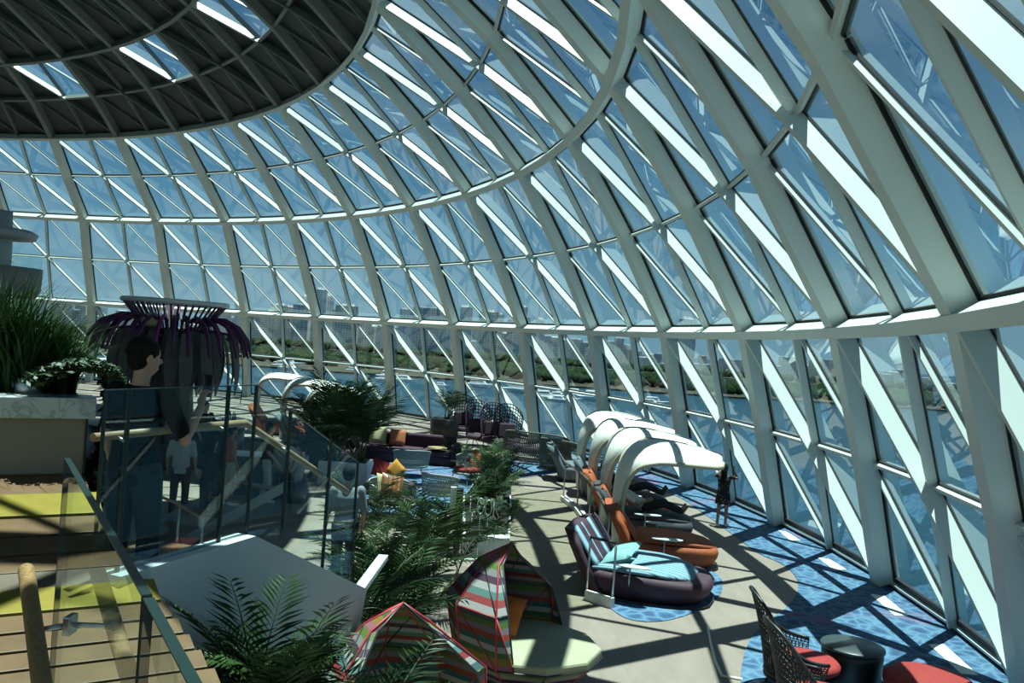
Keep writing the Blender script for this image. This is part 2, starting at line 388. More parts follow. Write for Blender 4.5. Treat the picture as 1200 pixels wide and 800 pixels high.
# band of blue carpet between the glass and a wavy line
wall_side = [node(k, 'F', 0.28) for k in [6.0+0.1*i for i in range(64)]]
edge_px = [(1160, 980), (1050, 940), (930, 900), (880, 842), (868, 790), (884, 742), (926, 708), (935, 682), (918, 662), (888, 648), (858, 626), (822, 600), (790, 580), (752, 572), (716, 560), (690, 545), (660, 535)]
edge = [at_z(u, v) for u, v in edge_px]
ep = []
for i in range(len(edge)-1):
    p0, p1, p2, p3 = edge[max(i-1, 0)], edge[i], edge[i+1], edge[min(i+2, len(edge)-1)]
    for j in range(6):
        t = j/6; ep.append(0.5*((2*p1)+(p2-p0)*t+(2*p0-5*p1+4*p2-p3)*t*t+(3*p1-p0-3*p2+p3)*t**3))
def carpet_strip():
    # quads between wall and edge, matched by arc fraction
    n = 60; mb = MB(); W_ = list(reversed(wall_side))
    def samp(L, t):
        x = t*(len(L)-1); i = min(int(x), len(L)-2); return L[i].lerp(L[i+1], x-i)
    vs = []
    for i in range(n+1):
        a, b = samp(W_, i/n), samp(ep, i/n); vs += [(a.x, a.y, 0.012), (b.x, b.y, 0.012)]
    mb.add(vs, [(2*i, 2*i+1, 2*i+3, 2*i+2) for i in range(n)]); return mb
o = carpet_strip().build('blue_carpet', BLUEC, fl); o['label'] = 'blue water-patterned carpet band along the glass'
inlay('blue_carpet', smooth_loop([at_z(u, v) for u, v in ((700, 690), (722, 672), (790, 660), (838, 672), (846, 692), (826, 712), (776, 728), (728, 722))]), BLUEC, label='blue carpet patch under the purple lounger')
inlay('blue_carpet', smooth_loop([at_z(u, v) for u, v in ((594, 560), (586, 545), (600, 536), (650, 540), (668, 546), (640, 556))]), BLUEC, label='blue carpet patch in front of the rope seats')
inlay('blue_carpet', smooth_loop([at_z(u, v) for u, v in ((400, 600), (405, 562), (420, 546), (470, 538), (560, 534), (582, 545), (574, 566), (540, 590), (490, 606))]), BLUEC, label='blue carpet under the mesh chairs')
# pale floor grilles in the carpet near the glass
GRL = mat('pale_floor_grille', (0.75, 0.78, 0.70), 0.6)
for q in ((1020, 697, 1036, 699, 1064, 722, 1048, 722), (958, 654, 972, 656, 992, 668, 978, 669), (1088, 756, 1106, 756, 1146, 792, 1126, 790), (912, 622, 922, 624, 938, 634, 926, 634)):
    inlay('floor_grille', [at_z(q[i], q[i+1]) for i in (0, 2, 4, 6)], GRL, 0.02)
# tan runner of the ramp
TAN = mat('tan_ramp_surface', (0.150, 0.125, 0.082), 0.7, noise=(5.0, (0.18, 0.152, 0.102), 6), bump=0.15)
inlay('ramp_runner', [at_z(u, v) for u, v in ((592, 604), (600, 570), (660, 578), (678, 606), (690, 640), (700, 690), (690, 712), (592, 722))], TAN, 0.008, 'tan textured ramp surface between the planter and the rails')
# raised curve in the floor finish
o = MB().tube([at_z(u, v) + Vector((0, 0, 0.012)) for u, v in ((829, 735), (832, 752), (838, 775), (846, 793), (870, 797))], 0.02, 6).build('floor_trim', GRL, fl)
# white kerbs
KERB = mat('white_kerb', (0.62, 0.64, 0.60), 0.5)
def kerb(pts_px, w, h, label):
    t = thing('kerb', label, 'kerb', at_z(*pts_px[0])); mb = MB(); P_ = [at_z(*p) - t.location for p in pts_px]
    for a, b in zip(P_, P_[1:]): mb.bar(a, b, w, 0.0, h, (0, 0, 1))
    mb.build('kerb_block', KERB, t); return t
kerb([(660, 586), (676, 599), (690, 618), (701, 640), (711, 668)], 0.16, 0.12, 'long white kerb below the ramp rail posts')
kerb([(686, 703), (718, 713)], 0.07, 0.16, 'short white wedge kerb at the foot of the ramp rail')
# ramp rail
INOX = mat('brushed_steel', (0.45, 0.46, 0.45), 0.3, 1.0); BRZ = mat('bronze_handrail', (0.16, 0.12, 0.075), 0.4, 0.4); DKM = mat('dark_metal', (0.03, 0.032, 0.035), 0.45, 0.5)
def rail(name, label, base_px, h, rmat, z=0.0, pr=0.018, rr=0.024):
    t = thing(name, label, 'railing', at_z(*base_px[0], z)); P_ = [at_z(*p, z) - t.location for p in base_px]
    for p in P_:
        po = MB().tube([p, p+Vector((0, 0, h))], pr, 8).build('post', INOX, t)
        MB().lathe([(0.05, 0), (0.05, 0.012), (0.02, 0.02)], 10, p).build('base_plate', INOX, po)
    MB().tube([p+Vector((0, 0, h+rr)) for p in P_], rr, 8).build('handrail', rmat, t); return t
rail('ramp_railing', 'steel ramp railing with bronze handrail behind the hooded loungers', [(660, 584), (676, 597), (690, 615), (700, 636), (710, 662)], 0.90, BRZ)
rail('end_railing', 'short steel rail with dark handrail beside the purple lounger', [(687, 702), (717, 711)], 0.95, DKM, 0.0)
# ================================================================== hooded loungers in the row by the glass
CREAM = mat('cream_hood', (0.74, 0.75, 0.68), 0.5); RIMM = mat('beige_rim', (0.42, 0.38, 0.28), 0.5); HGREY = mat('pale_grey_frame', (0.50, 0.56, 0.55), 0.4)
ORNG = mat('orange_weave', (0.36, 0.085, 0.022), 0.75, noise=(30, (0.28, 0.06, 0.015), 3)); NAVY = mat('charcoal_weave', (0.028, 0.032, 0.04), 0.75, noise=(30, (0.04, 0.045, 0.055), 3))
SLATE = mat('slate_weave', (0.12, 0.15, 0.17), 0.75, noise=(30, (0.09, 0.115, 0.13), 3))
PURP = mat('aubergine_weave', (0.038, 0.014, 0.026), 0.7, noise=(40, (0.055, 0.022, 0.036), 3)); TRAY = mat('pale_tray', (0.55, 0.62, 0.60), 0.35)
STRB = stripes('blue_striped_cloth', [(0.16, 0.30, 0.36), (0.10, 0.20, 0.26), (0.20, 0.35, 0.40), (0.045, 0.09, 0.13), (0.17, 0.31, 0.36), (0.24, 0.38, 0.42)], 'Y', 0.022)
STRP = stripes('purple_blue_striped_cloth', [(0.045, 0.018, 0.032)]*5 + [(0.20, 0.36, 0.44), (0.25, 0.42, 0.48), (0.20, 0.36, 0.44)] + [(0.045, 0.018, 0.032)]*4 + [(0.20, 0.36, 0.44), (0.05, 0.02, 0.04)], 'Y', 0.055, seed=0.33)
AQUA = mat('aqua_cushion', (0.20, 0.40, 0.38), 0.8, noise=(60, (0.15, 0.33, 0.33), 2))

def chaise_outline(n, w, L0, L1):
    """rounded plan of a chaise: square behind, bulging foot; x forward"""
    pts = []
    for i in range(n):
        a = 2*PI*i/n; c, s_ = math.cos(a), math.sin(a)
        x = (L1 if c > 0 else L0)*math.copysign(abs(c)**(0.75 if c > 0 else 0.45), c); y = w/2*math.copysign(abs(s_)**0.6, s_)*(1.0 if c < 0 else 1.0)
        pts.append((x, y))
    return pts
def pad(name, m, parent, w, L, xs, zs, th=0.10, n=14, nar=None):
    """upholstered strip following a side profile (xs, zs), crowned across its width"""
    mb = MB(); rings = []
    for i, (x, z) in enumerate(zip(xs, zs)):
        ww = w if nar is None else w*nar[i]; ring = []
        for j in range(n):
            a = 2*PI*j/n; yy = ww/2*math.copysign(abs(math.cos(a))**0.35, math.cos(a)); zz = th/2*math.copysign(abs(math.sin(a))**0.6, math.sin(a))
            t0 = i-1 if i else 0; t1 = i+1 if i < len(xs)-1 else i
            tx, tz = xs[t1]-xs[t0], zs[t1]-zs[t0]; l = math.hypot(tx, tz); nx, nz_ = -tz/l, tx/l
            ring.append(Vector((x + nx*zz, yy, z + nz_*zz)))
        rings.append(ring)
    mb.loft(rings); return mb.build(name, m, parent)
def lounger(name, label, loc, rz, shell, backm, seatm, w=1.25, L=1.9, group=None, sc=1.0):
    t = thing(name, label, 'lounger', loc, rz, group)
    # woven base: lofted outline, tucked in at the floor
    o0 = chaise_outline(28, w, 0.62, L-0.75); mb = MB(); rings = []
    for sc_, z in ((0.80, 0.02), (0.90, 0.05), (1.0, 0.20), (1.02, 0.34), (0.97, 0.42)):
        rings.append([Vector((x*sc_, y*sc_, z + (0.04*(-x) if z > 0.3 and x < 0 else 0) - (0.05*max(x-0.5, 0) if z > 0.3 else 0))) for x, y in o0])
    mb.loft(rings); mb.build('woven_base', shell, t)
    # backrest shell
    mb = MB(); rings = []
    for x, z, ww in ((-0.40, 0.10, 1.0), (-0.58, 0.45, 1.02), (-0.74, 0.75, 1.0), (-0.86, 1.0, 0.94)):
        rings.append([Vector((x, -w/2*ww, z)), Vector((x-0.10, -w/2*ww*0.9, z)), Vector((x-0.13, 0, z+0.03)), Vector((x-0.10, w/2*ww*0.9, z)), Vector((x, w/2*ww, z)), Vector((x+0.14, w/2*ww, z-0.02)), Vector((x+0.05, w/2*ww*0.88, z)), Vector((x+0.03, 0, z)), Vector((x+0.05, -w/2*ww*0.88, z)), Vector((x+0.14, -w/2*ww, z-0.02))])
    mb.loft(rings); mb.build('back_shell', shell, t)
    bx = [-0.38, -0.46, -0.56, -0.66, -0.74, -0.81]; bz = [0.46, 0.56, 0.70, 0.84, 0.95, 1.03]
    pad('back_cushion', backm, t, w*0.90, L, bx, bz, 0.09)
    sx = [-0.45, -0.2, 0.1, 0.4, 0.7, 0.95, 1.08]; sz = [0.45, 0.47, 0.47, 0.47, 0.45, 0.41, 0.36]
    pad('seat_cushion', seatm, t, w*0.94, L, sx, sz, 0.10, nar=[1, 1, 1, 1, 0.9, 0.7, 0.45])
    mb = MB(); mb.tube([Vector((x*1.02, y*1.02, 0.035)) for x, y in o0], 0.014, 6, loop=True); mb.build('base_rim', DKM, t)
    return t
def tray(t, x, y, z=0.58, sg=1):
    tr = MB(); prof = []
    n = 20; top = [Vector((x + 0.28*math.cos(2*PI*i/n), y + 0.10*math.sin(2*PI*i/n), z)) for i in range(n)]
    tr.poly(top, 0.02, (0, 0, 1)); tp = tr.build('side_tray', TRAY, t, bevel=0.006)
    MB().tube([(x-0.05, y, z-0.02), (x-0.05, y, 0.2)], 0.014, 8).build('tray_stem', INOX, tp)
def hood(t, L=1.85, H=2.05, w=1.30, x0=-0.66, roll=0.22, yaw=0.16):
    """surfboard-shaped hood on a curved stem; x forward"""
    prof = bez((x0, 0, 0.15), (x0-0.12, 0, H*0.8), (x0-0.05, 0, H*1.0), (x0+0.65, 0, H), 12) + [Vector((x0+0.65+(L-0.65)*s_, 0, H - 0.12*s_**1.5)) for s_ in (0.2, 0.4, 0.6, 0.8, 0.92, 1.0)]
    n = len(prof); wid = []; X = Matrix.Translation((x0, 0, 0)) @ Matrix.Rotation(yaw, 4, 'Z') @ Matrix.Translation((-x0, 0, 0))
    def T_(p): return X @ Vector((p.x, p.y, p.z + p.y*roll*min(1.0, max(0.0, p.z-0.2)/1.2)))
    for i in range(n):
        s_ = i/(n-1); wid.append(w/2*(0.30 + 0.70*min(1, max(0, s_-0.12)/0.42)) if s_ < 0.62 else w/2*math.sqrt(max(0.0, 1-((s_-0.62)/0.385)**2.2)) + 0.012)
    mb = MB(); rows = []
    for i, p in enumerate(prof):
        a = prof[max(i-1, 0)]; b = prof[min(i+1, n-1)]; tg = (b-a).normalized(); nn = Vector((-tg.z, 0, tg.x))
        rows.append([T_(p + Vector((0, wid[i]*c, 0)) + nn*(0.14*(1-c*c))) for c in (-1, -0.6, -0.2, 0.2, 0.6, 1)] + [T_(p + Vector((0, wid[i]*c, 0)) + nn*(0.14*(1-c*c)-0.035)) for c in (1, 0.6, 0.2, -0.2, -0.6, -1)])
    mb.loft(rows); sh = mb.build('hood_shell', CREAM, t)
    for sg in (-1, 1):
        MB().tube([T_(p + Vector((0, wid[i]*sg, 0))) for i, p in enumerate(prof)], 0.045, 8).build('hood_rim', RIMM, sh)
        MB().tube([T_(Vector((x0, 0.20*sg*w, 0.02))), T_(Vector((x0, 0.20*sg*w, 0.25)))], 0.03, 8).build('stem_foot', RIMM, t)
    MB().tube([T_(Vector((x0+0.95, c*w*0.47, H-0.03-0.0*c + 0.14*(1-c*c)))) for c in (-1, -0.5, 0, 0.5, 1)], 0.02, 6).build('hood_brace', RIMM, sh)
row = [(16.1, 2.95, ORNG, ORNG, ORNG, 'orange hooded lounger right behind the purple lounger, nearest hood of the row'),
       (18.3, 2.95, NAVY, ORNG, NAVY, 'hooded lounger with a person lying under the second hood from the front'),
       (20.5, 2.88, ORNG, ORNG, NAVY, 'orange hooded lounger third from the front of the row'),
       (22.8, 2.78, SLATE, SLATE, SLATE, 'farthest slate and orange hooded lounger of the row by the rope seats')]
RZ = -0.08; row_things = []
for y, x, sh, bk, st, lab in row:
    t = lounger('hooded_lounger', lab, (x, y, 0), RZ, sh, bk, st, 1.3, 1.9, 'hooded loungers by the glass')
    hood(t); tray(t, 0.15, -0.72); tray(t, 0.15, 0.72)
    row_things.append(t)
# orange back beside the far slate one
t = lounger('lounger', 'grey lounger with its back to the ramp, at the far end of the hooded row', (2.2, 25.2, 0), RZ+0.1, SLATE, SLATE, SLATE, 1.2, 1.8)
# purple double lounger
pl = lounger('double_lounger', 'aubergine woven double lounger with blue striped cushions and two aqua pillows', (2.18, 14.05, 0), -0.33, PURP, STRP, STRB, 1.62, 2.1)
tray(pl, 0.22, -0.86, 0.60)
def pillow(name, label, loc, rot, s_, m, group=None, th=0.16):
    mb = MB(); n = 8; vs = []; fs = []
    for sgn in (1, -1):
        for i in range(n+1):
            for j in range(n+1):
                u, v = 2*i/n-1, 2*j/n-1; h = (1-u**4)*(1-v**4)
                e = 1 - 0.06*(1-abs(u)**2)*(abs(v)**6) ; e2 = 1 - 0.06*(1-abs(v)**2)*(abs(u)**6)
                vs.append((u*s_/2*e2, v*s_/2*e, sgn*th/2*math.sqrt(max(h, 0))))
    m1 = n+1
    for b0, fl_ in ((0, False), (m1*m1, True)):
        for i in range(n):
            for j in range(n):
                q = (b0+i*m1+j, b0+(i+1)*m1+j, b0+(i+1)*m1+j+1, b0+i*m1+j+1); fs.append(q[::-1] if fl_ else q)
    mb.add(vs, fs, True); o = mb.build(name, m); o.location = loc; o.rotation_euler = rot
    return tag(o, label, 'pillow', group)
Mz = Matrix.Rotation(-0.33, 4, 'Z')
for y_, lab in ((-0.33, 'aqua pillow on the near side of the double lounger'), (0.25, 'aqua pillow on the far side of the double lounger')):
    p = Vector((2.18, 14.05, 0)) + Mz @ Vector((-0.12, y_, 0.585)); pillow('pillow', lab, p, (0.05, -0.30, -0.33+PI/4*0), 0.50, AQUA, 'aqua pillows on the double lounger')

# ================================================================== wicker chairs, drum table, ottoman
WICK = mat('black_wicker', (0.012, 0.013, 0.014), 0.45); REDC = mat('red_cushion', (0.33, 0.028, 0.022), 0.8, noise=(50, (0.27, 0.02, 0.018), 2))
def wicker_chair(label, loc, rz):
    t = thing('wicker_chair', label, 'chair', loc, rz, 'black wicker chairs by the glass')
    # bucket shell woven from crossing strands, high pointed back (x forward)
    def shell(a, h):      # a: 0 at back centre, +-1 at arm fronts ; h 0..1 from seat to rim
        ang = PI + a*1.95; top = 0.62 + 0.58*math.exp(-(abs(a)/0.50)**3) - 0.08*abs(a)
        z = 0.22 + (top-0.22)*h; r_ = 0.40 + 0.10*h + 0.12*h*h*math.exp(-(a/0.6)**2)
        return Vector((r_*math.cos(ang)*1.02, r_*math.sin(ang)*0.98, z))
    mb = MB(); na = 44
    for i in range(na+1):
        a = -1 + 2*i/na
        for sg in (-1, 1):
            pts = [shell(max(-1, min(1, a + sg*0.10*h/8)), h/8) for h in range(9)]
            mb.tube(pts, 0.0065, 4, cap=False)
    for h in [q/13 for q in range(1, 13)]: mb.tube([shell(-1+2*i/26, h) for i in range(27)], 0.0065, 4, cap=False)
    mb.build('woven_shell', WICK, t)
    mb = MB(); mb.tube([shell(-1+2*i/36, 1.0) for i in range(37)], 0.021, 8); mb.build('rim', WICK, t)
    mb = MB(); mb.tube([shell(-1+2*i/30, 0) for i in range(31)], 0.018, 8); mb.build('seat_ring', WICK, t)
    MB().lathe([(0.02, 0.20), (0.40, 0.22), (0.43, 0.27), (0.40, 0.30), (0.02, 0.31)], 28).build('seat_base', WICK, t)
    for sx_, sy_ in ((0.26, 0.26), (0.26, -0.26), (-0.26, 0.26), (-0.26, -0.26)):
        MB().tube([(sx_, sy_, 0.24), (sx_*1.25, sy_*1.25, 0.0)], [0.018, 0.012], 8).build('leg', WICK, t)
    MB().lathe([(0.02, 0.32), (0.33, 0.32), (0.385, 0.36), (0.39, 0.41), (0.35, 0.45), (0.02, 0.465)], 28, (0.05, 0, 0)).build('seat_cushion', REDC, t)
    return t
wicker_chair('black high-back wicker chair with red cushion beside the drum table', (3.66, 10.05, 0), -0.1)
wicker_chair('black wicker chair with red cushion nearest the bottom edge, left of the ottoman', (3.50, 8.98, 0), 0.05)
BLK = mat('black_satin', (0.012, 0.015, 0.016), 0.4)
t = thing('drum_table', 'black round drum table between the wicker chairs and the ottoman', 'table', (4.42, 10.45, 0))
MB().lathe([(0.30, 0.0), (0.30, 0.03), (0.345, 0.10), (0.36, 0.40), (0.355, 0.47)], 32).build('drum', BLK, t)
MB().lathe([(0.36, 0.47), (0.375, 0.475), (0.375, 0.50), (0.365, 0.51), (0.02, 0.51)], 32).build('table_top', mat('dark_green_top', (0.035, 0.05, 0.05), 0.35), t)
t = thing('ottoman', 'round red ottoman with black frame beside the drum table', 'ottoman', (5.02, 9.72, 0), 0.3)
MB().lathe([(0.38, 0.12), (0.47, 0.16), (0.49, 0.26), (0.47, 0.28), (0.02, 0.28)], 32).build('woven_frame', WICK, t)
MB().lathe([(0.02, 0.28), (0.46, 0.28), (0.50, 0.33), (0.50, 0.39), (0.44, 0.45), (0.02, 0.48)], 32).build('cushion', REDC, t)
for a in range(4): MB().tube([(0.34*math.cos(a*PI/2+0.4), 0.34*math.sin(a*PI/2+0.4), 0.0), (0.36*math.cos(a*PI/2+0.4), 0.36*math.sin(a*PI/2+0.4), 0.16)], 0.018, 8).build('leg', WICK, t)

# ================================================================== colourful strap daybeds
SC_ = [(0.198, 0.019, 0.019), (0.062, 0.136, 0.124), (0.260, 0.260, 0.248), (0.043, 0.012, 0.037), (0.174, 0.167, 0.155), (0.081, 0.136, 0.019), (0.223, 0.081, 0.087), (0.186, 0.118, 0.012), (0.031, 0.093, 0.031), (0.279, 0.267, 0.248), (0.019, 0.081, 0.081), (0.211, 0.031, 0.012), (0.155, 0.124, 0.149), (0.074, 0.124, 0.019), (0.031, 0.074, 0.074), (0.236, 0.223, 0.211)]
STRAP = stripes('rainbow_straps', SC_, 'Z', 0.062, 0.7)
STRAP2 = stripes('rainbow_straps_fine', SC_[5:]+SC_[:5], 'Z', 0.050, 0.7, seed=0.4)
MATT = mat('cream_mattress', (0.31, 0.31, 0.205), 0.85, noise=(3, (0.34, 0.34, 0.225), 4)); FRB = mat('black_rod', (0.02, 0.02, 0.02), 0.4); FRR = mat('red_rod', (0.35, 0.02, 0.03), 0.5); ORP = mat('orange_cushion', (0.50, 0.13, 0.015), 0.75, noise=(9, (0.42, 0.10, 0.01), 3), bump=0.3)
def daybed(label, loc, rz, sm, R0=0.78, H=1.50, mattress=True):
    t = thing('strap_daybed', label, 'daybed', loc, rz, 'rainbow strap daybeds')
    N = 10; oct_ = [Vector((R0*1.0*math.cos(2*PI*(i+0.5)/N), R0*0.95*math.sin(2*PI*(i+0.5)/N), 0)) for i in range(N)]
    # faceted tub below the mattress
    lo = [p*0.62 + Vector((0, 0, 0.06)) for p in oct_]; hi = [p + Vector((0, 0, 0.36)) for p in oct_]
    for i in range(N):
        j = (i+1) % N; MB().poly([lo[i], lo[j], hi[j], hi[i]], 0.006).build('tub_panel', sm, t)
        MB().tube([lo[i], hi[i]], 0.011, 6).build('rod', FRR if i % 2 else FRB, t)
    MB().tube(hi, 0.013, 6, loop=True).build('tub_rim', FRB, t); MB().tube(lo, 0.013, 6, loop=True).build('floor_ring', FRB, t)
    # faceted hood over the back (opening towards +x)
    idx = [1, 2, 3, 4, 5, 6, 7, 8]; apex = Vector((-0.28, 0.0, H)); mid = []
    for q in idx:
        p = oct_[q]; mid.append(Vector((min(p.x*1.10 - 0.05, 0.02), p.y*0.98, 0.92)))
    up = [m_.lerp(apex, 0.62) + Vector((-0.10, 0, 0.03)) for m_ in mid]
    base = [hi[q] for q in idx]; base[0] = hi[1].lerp(hi[2], 0.65); base[-1] = hi[8].lerp(hi[7], 0.65)
    for a in range(len(idx)-1):
        for L0, L1, in ((base, mid), (mid, up)):
            MB().poly([L0[a], L0[a+1], L1[a]], 0.004).build('strap_panel', sm, t); MB().poly([L0[a+1], L1[a+1], L1[a]], 0.004).build('strap_panel', sm, t)
        MB().poly([up[a], up[a+1], apex], 0.004).build('strap_panel', sm, t)
        MB().tube([base[a+1], mid[a]], 0.009, 6).build('rod', FRR, t); MB().tube([mid[a+1], up[a]], 0.009, 6).build('rod', FRB, t)
        MB().tube([mid[a], mid[a+1]], 0.011, 6).build('rod', FRR if a % 2 else FRB, t)
    for a in range(len(idx)): MB().tube([base[a], mid[a], up[a], apex], 0.012, 6).build('rod', FRB if a in (0, len(idx)-1) else FRR, t)
    MB().poly([p*0.99 + Vector((0, 0, 0.46)) for p in oct_], 0.12, (0, 0, 1)).build('mattress', MATT, t, bevel=0.03)
    return t
D1 = Vector((0.42, 9.95, 0))
daybed('rainbow strap daybed with cream mattress and orange pillow', D1, -0.42, STRAP, 0.88, 1.55)
pillow('pillow', 'orange square pillow leaning inside the rainbow daybed', Vector((*at_d(590, 706, 10.15).xy, 0.68)), (1.05, 0.12, -0.30), 0.48, ORP)
daybed('second rainbow strap daybed at the bottom edge, beside the palms', (-0.62, 7.30, 0), -0.9, STRAP2, 0.85, 1.55)
# ================================================================== plants
LEAF = mat('palm_leaf', (0.013, 0.038, 0.010), 0.5, noise=(2.5, (0.026, 0.060, 0.017), 3), spec=0.35); LEAF2 = mat('palm_leaf_light', (0.030, 0.068, 0.015), 0.5, noise=(2.5, (0.05, 0.095, 0.026), 3), spec=0.35)
STEMM = mat('palm_stem', (0.09, 0.10, 0.03), 0.6); SOIL = mat('dark_soil', (0.012, 0.010, 0.008), 0.95); PLW = mat('white_planter', (0.62, 0.66, 0.66), 0.45)
def frond(mb, base, az, L, rise, droop, r, nl=15, lw=0.022, ll=0.34):
    """one feather frond: rachis plus paired leaflets"""
    d = Vector((math.cos(az), math.sin(az), 0)); side = Vector((-d.y, d.x, 0)); pts = []
    for i in range(9):
        s_ = i/8; pts.append(base + d*(L*s_*(0.40+0.60*s_)*math.cos(rise*0.95)) + Vector((0, 0, L*(s_*math.sin(rise) - droop*s_**2.2))))
    mb.tube(pts, [0.010*(1-0.75*i/8) for i in range(9)], 4, cap=False)
    for i in range(nl):
        s_ = 0.16 + 0.84*i/(nl-1); x = s_*8; j = min(int(x), 7); p = pts[j].lerp(pts[j+1], x-j); tg = (pts[j+1]-pts[j]).normalized()
        l = L*ll*(0.35+0.65*math.sin(PI*min(1, s_*0.92+0.05)))
        for sg in (-1, 1):
            dirv = (side*sg*0.78 + tg*0.62 + Vector((0, 0, 0.10))).normalized(); q = p + dirv*l*r.uniform(0.85, 1.1); q.z -= l*0.22*r.uniform(0.5, 1.4)
            wv = tg.cross(dirv).cross(dirv).normalized()*lw*0.5; m_ = p.lerp(q, 0.45) + Vector((0, 0, l*0.04))
            mb.add([p, m_-wv, m_+wv, q], [(0, 1, 3), (0, 3, 2)])
def palm(name, label, loc, n, L, seed, m=None, trunk=0.3, stems=1, spread=0.15, group=None, ll=0.34, lw=0.022, rise=(0.6, 1.25), pot=None, nl=15):
    r = random.Random(seed); t = thing(name, label, 'plant', loc, 0, group)
    if pot:
        MB().lathe([(pot[0]*0.8, 0), (pot[0], 0.03), (pot[0]*1.05, pot[1]-0.02), (pot[0], pot[1]), (pot[0]*0.9, pot[1]-0.04), (0.01, pot[1]-0.05)], 24).build('planter', pot[2], t)
    z0 = pot[1] if pot else 0
    crowns = []
    for s_ in range(stems):
        a = r.uniform(0, 2*PI); o = Vector((math.cos(a), math.sin(a), 0))*spread*(0 if s_ == 0 else 1); top = o*1.5 + Vector((0, 0, z0 + trunk*r.uniform(0.7, 1.2)))
        MB().tube([o*0.5 + Vector((0, 0, z0-0.05)), top], [0.035, 0.02], 6).build('stem', STEMM, t); crowns.append(top)
    for i in range(n):
        mb = MB(); az = 2*PI*i/n*1.618*2 + r.uniform(-0.3, 0.3); rs = r.uniform(*rise)
        frond(mb, crowns[i % stems], az, L*r.uniform(0.75, 1.15), rs, r.uniform(0.10, 0.42), r, nl, lw, ll); mb.build('frond', m or (LEAF if i % 3 else LEAF2), t)
    return t
def grass_tuft(mb, base, n, h, sp, r, w=0.014):
    for i in range(n):
        az = r.uniform(0, 2*PI); L = h*r.uniform(0.6, 1.15); d = Vector((math.cos(az), math.sin(az), 0)); lean = sp*r.uniform(0.15, 1.0); pts = []
        b0 = base + d*r.uniform(0, 0.05)
        for j in range(5):
            s_ = j/4; pts.append(b0 + d*(lean*L*s_**1.8) + Vector((0, 0, L*(s_ - 0.35*lean*s_**2.6))))
        wv = Vector((-d.y, d.x, 0))*w*0.5; vs = []
        for j, p in enumerate(pts): k = 1-(j/4)**1.5; vs += [p-wv*k, p+wv*k]
        mb.add(vs, [(2*j, 2*j+1, 2*j+3, 2*j+2) for j in range(4)])

# planting bed with the sign, left of the ramp
BED = [at_z(u, v) for u, v in ((541, 652), (596, 652), (598, 618), (598, 570), (560, 572), (541, 600))]
t = thing('planter_box', 'white planter box beside the ramp that carries the sign', 'planter', BED[0]); b0 = BED[0].copy()
mb = MB(); mb.poly([p - b0 + Vector((0, 0, 0.35)) for p in BED], 0.35, (0, 0, 1)); mb.build('box', PLW, t, bevel=0.02)
mb = MB(); cB = sum(BED, Vector())/len(BED); mb.poly([(p-cB)*0.92 + cB - b0 + Vector((0, 0, 0.37)) for p in BED], 0.02, (0, 0, 1)); mb.build('soil', SOIL, t)
for i, (u, v, L, n) in enumerate(((560, 618, 1.0, 30), (580, 610, 1.0, 30), (572, 590, 1.15, 32), (588, 588, 0.95, 28), (556, 634, 0.5, 20), (580, 638, 0.5, 20))):
    q = at_z(u, v); palm('parlour_palm', ['bushy dark palm at the left of the sign planter', 'bushy dark palm at the right of the sign planter', 'tall bushy palm in the middle of the sign planter', 'bushy palm at the far corner of the sign planter', 'low leafy plant in the front left of the sign planter', 'low leafy plant in the front right of the sign planter'][i], (q.x, q.y, 0.38), n, L, 40+i, trunk=0.12, stems=4, spread=0.22, group='palms of the sign planter', rise=(0.7, 1.45), ll=0.26)
# lettering sign on thin stems
SGN = mat('pale_sign_metal', (0.55, 0.60, 0.56), 0.35, 0.3)
sp = at_z(548, 652); sd = (at_z(586, 652) - sp).normalized(); sp = sp + Vector((-0.02, -0.28, 0))
t = thing('letter_sign', 'thin metal letters LOOK standing on stems in front of the dark palms', 'sign', (sp.x, sp.y, 0))
def letter(pl, x, w, h, z0):
    mb = MB()
    for poly in pl: mb.tube([sd*(x + px*w) + Vector((0, 0, z0 + pz*h)) for px, pz in poly], 0.0095, 6)
    o = mb.build('letter', SGN, t); return o
circ = [(0.5+0.5*math.cos(2*PI*i/16), 0.5+0.5*math.sin(2*PI*i/16)) for i in range(17)]
LS = {'L': [[(0.1, 1), (0.1, 0), (0.9, 0)]], 'O': [circ], 'K': [[(0.1, 1), (0.1, 0)], [(0.9, 1), (0.12, 0.45)], [(0.35, 0.6), (0.95, 0)]]}
for i, ch in enumerate('LOOK'):
    letter(LS[ch], i*0.145, 0.12, 0.28, 0.86 - 0.03*i); MB().tube([sd*(i*0.145+0.06) + Vector((0, 0, 0.03)), sd*(i*0.145+0.06) + Vector((0, 0, 0.86-0.03*i))], 0.006, 6).build('stem', SGN, t)
MB().box(sd*0.36 + Vector((0, 0, 0.015)), (0.9, 0.08, 0.03), Matrix.Rotation(math.atan2(sd.y, sd.x), 3, 'Z')).build('base_bar', SGN, t)
t = thing('slim_post', 'dark square post with a pale side at the left of the sign planter', 'post', (*at_z(534, 652).xy, 0))
MB().box((0, 0, 0.62), (0.12, 0.12, 1.24)).build('post', DKM, t, bevel=0.008); MB().box((-0.12, 0.02, 0.95), (0.10, 0.12, 0.58)).build('side_panel', PLW, t)

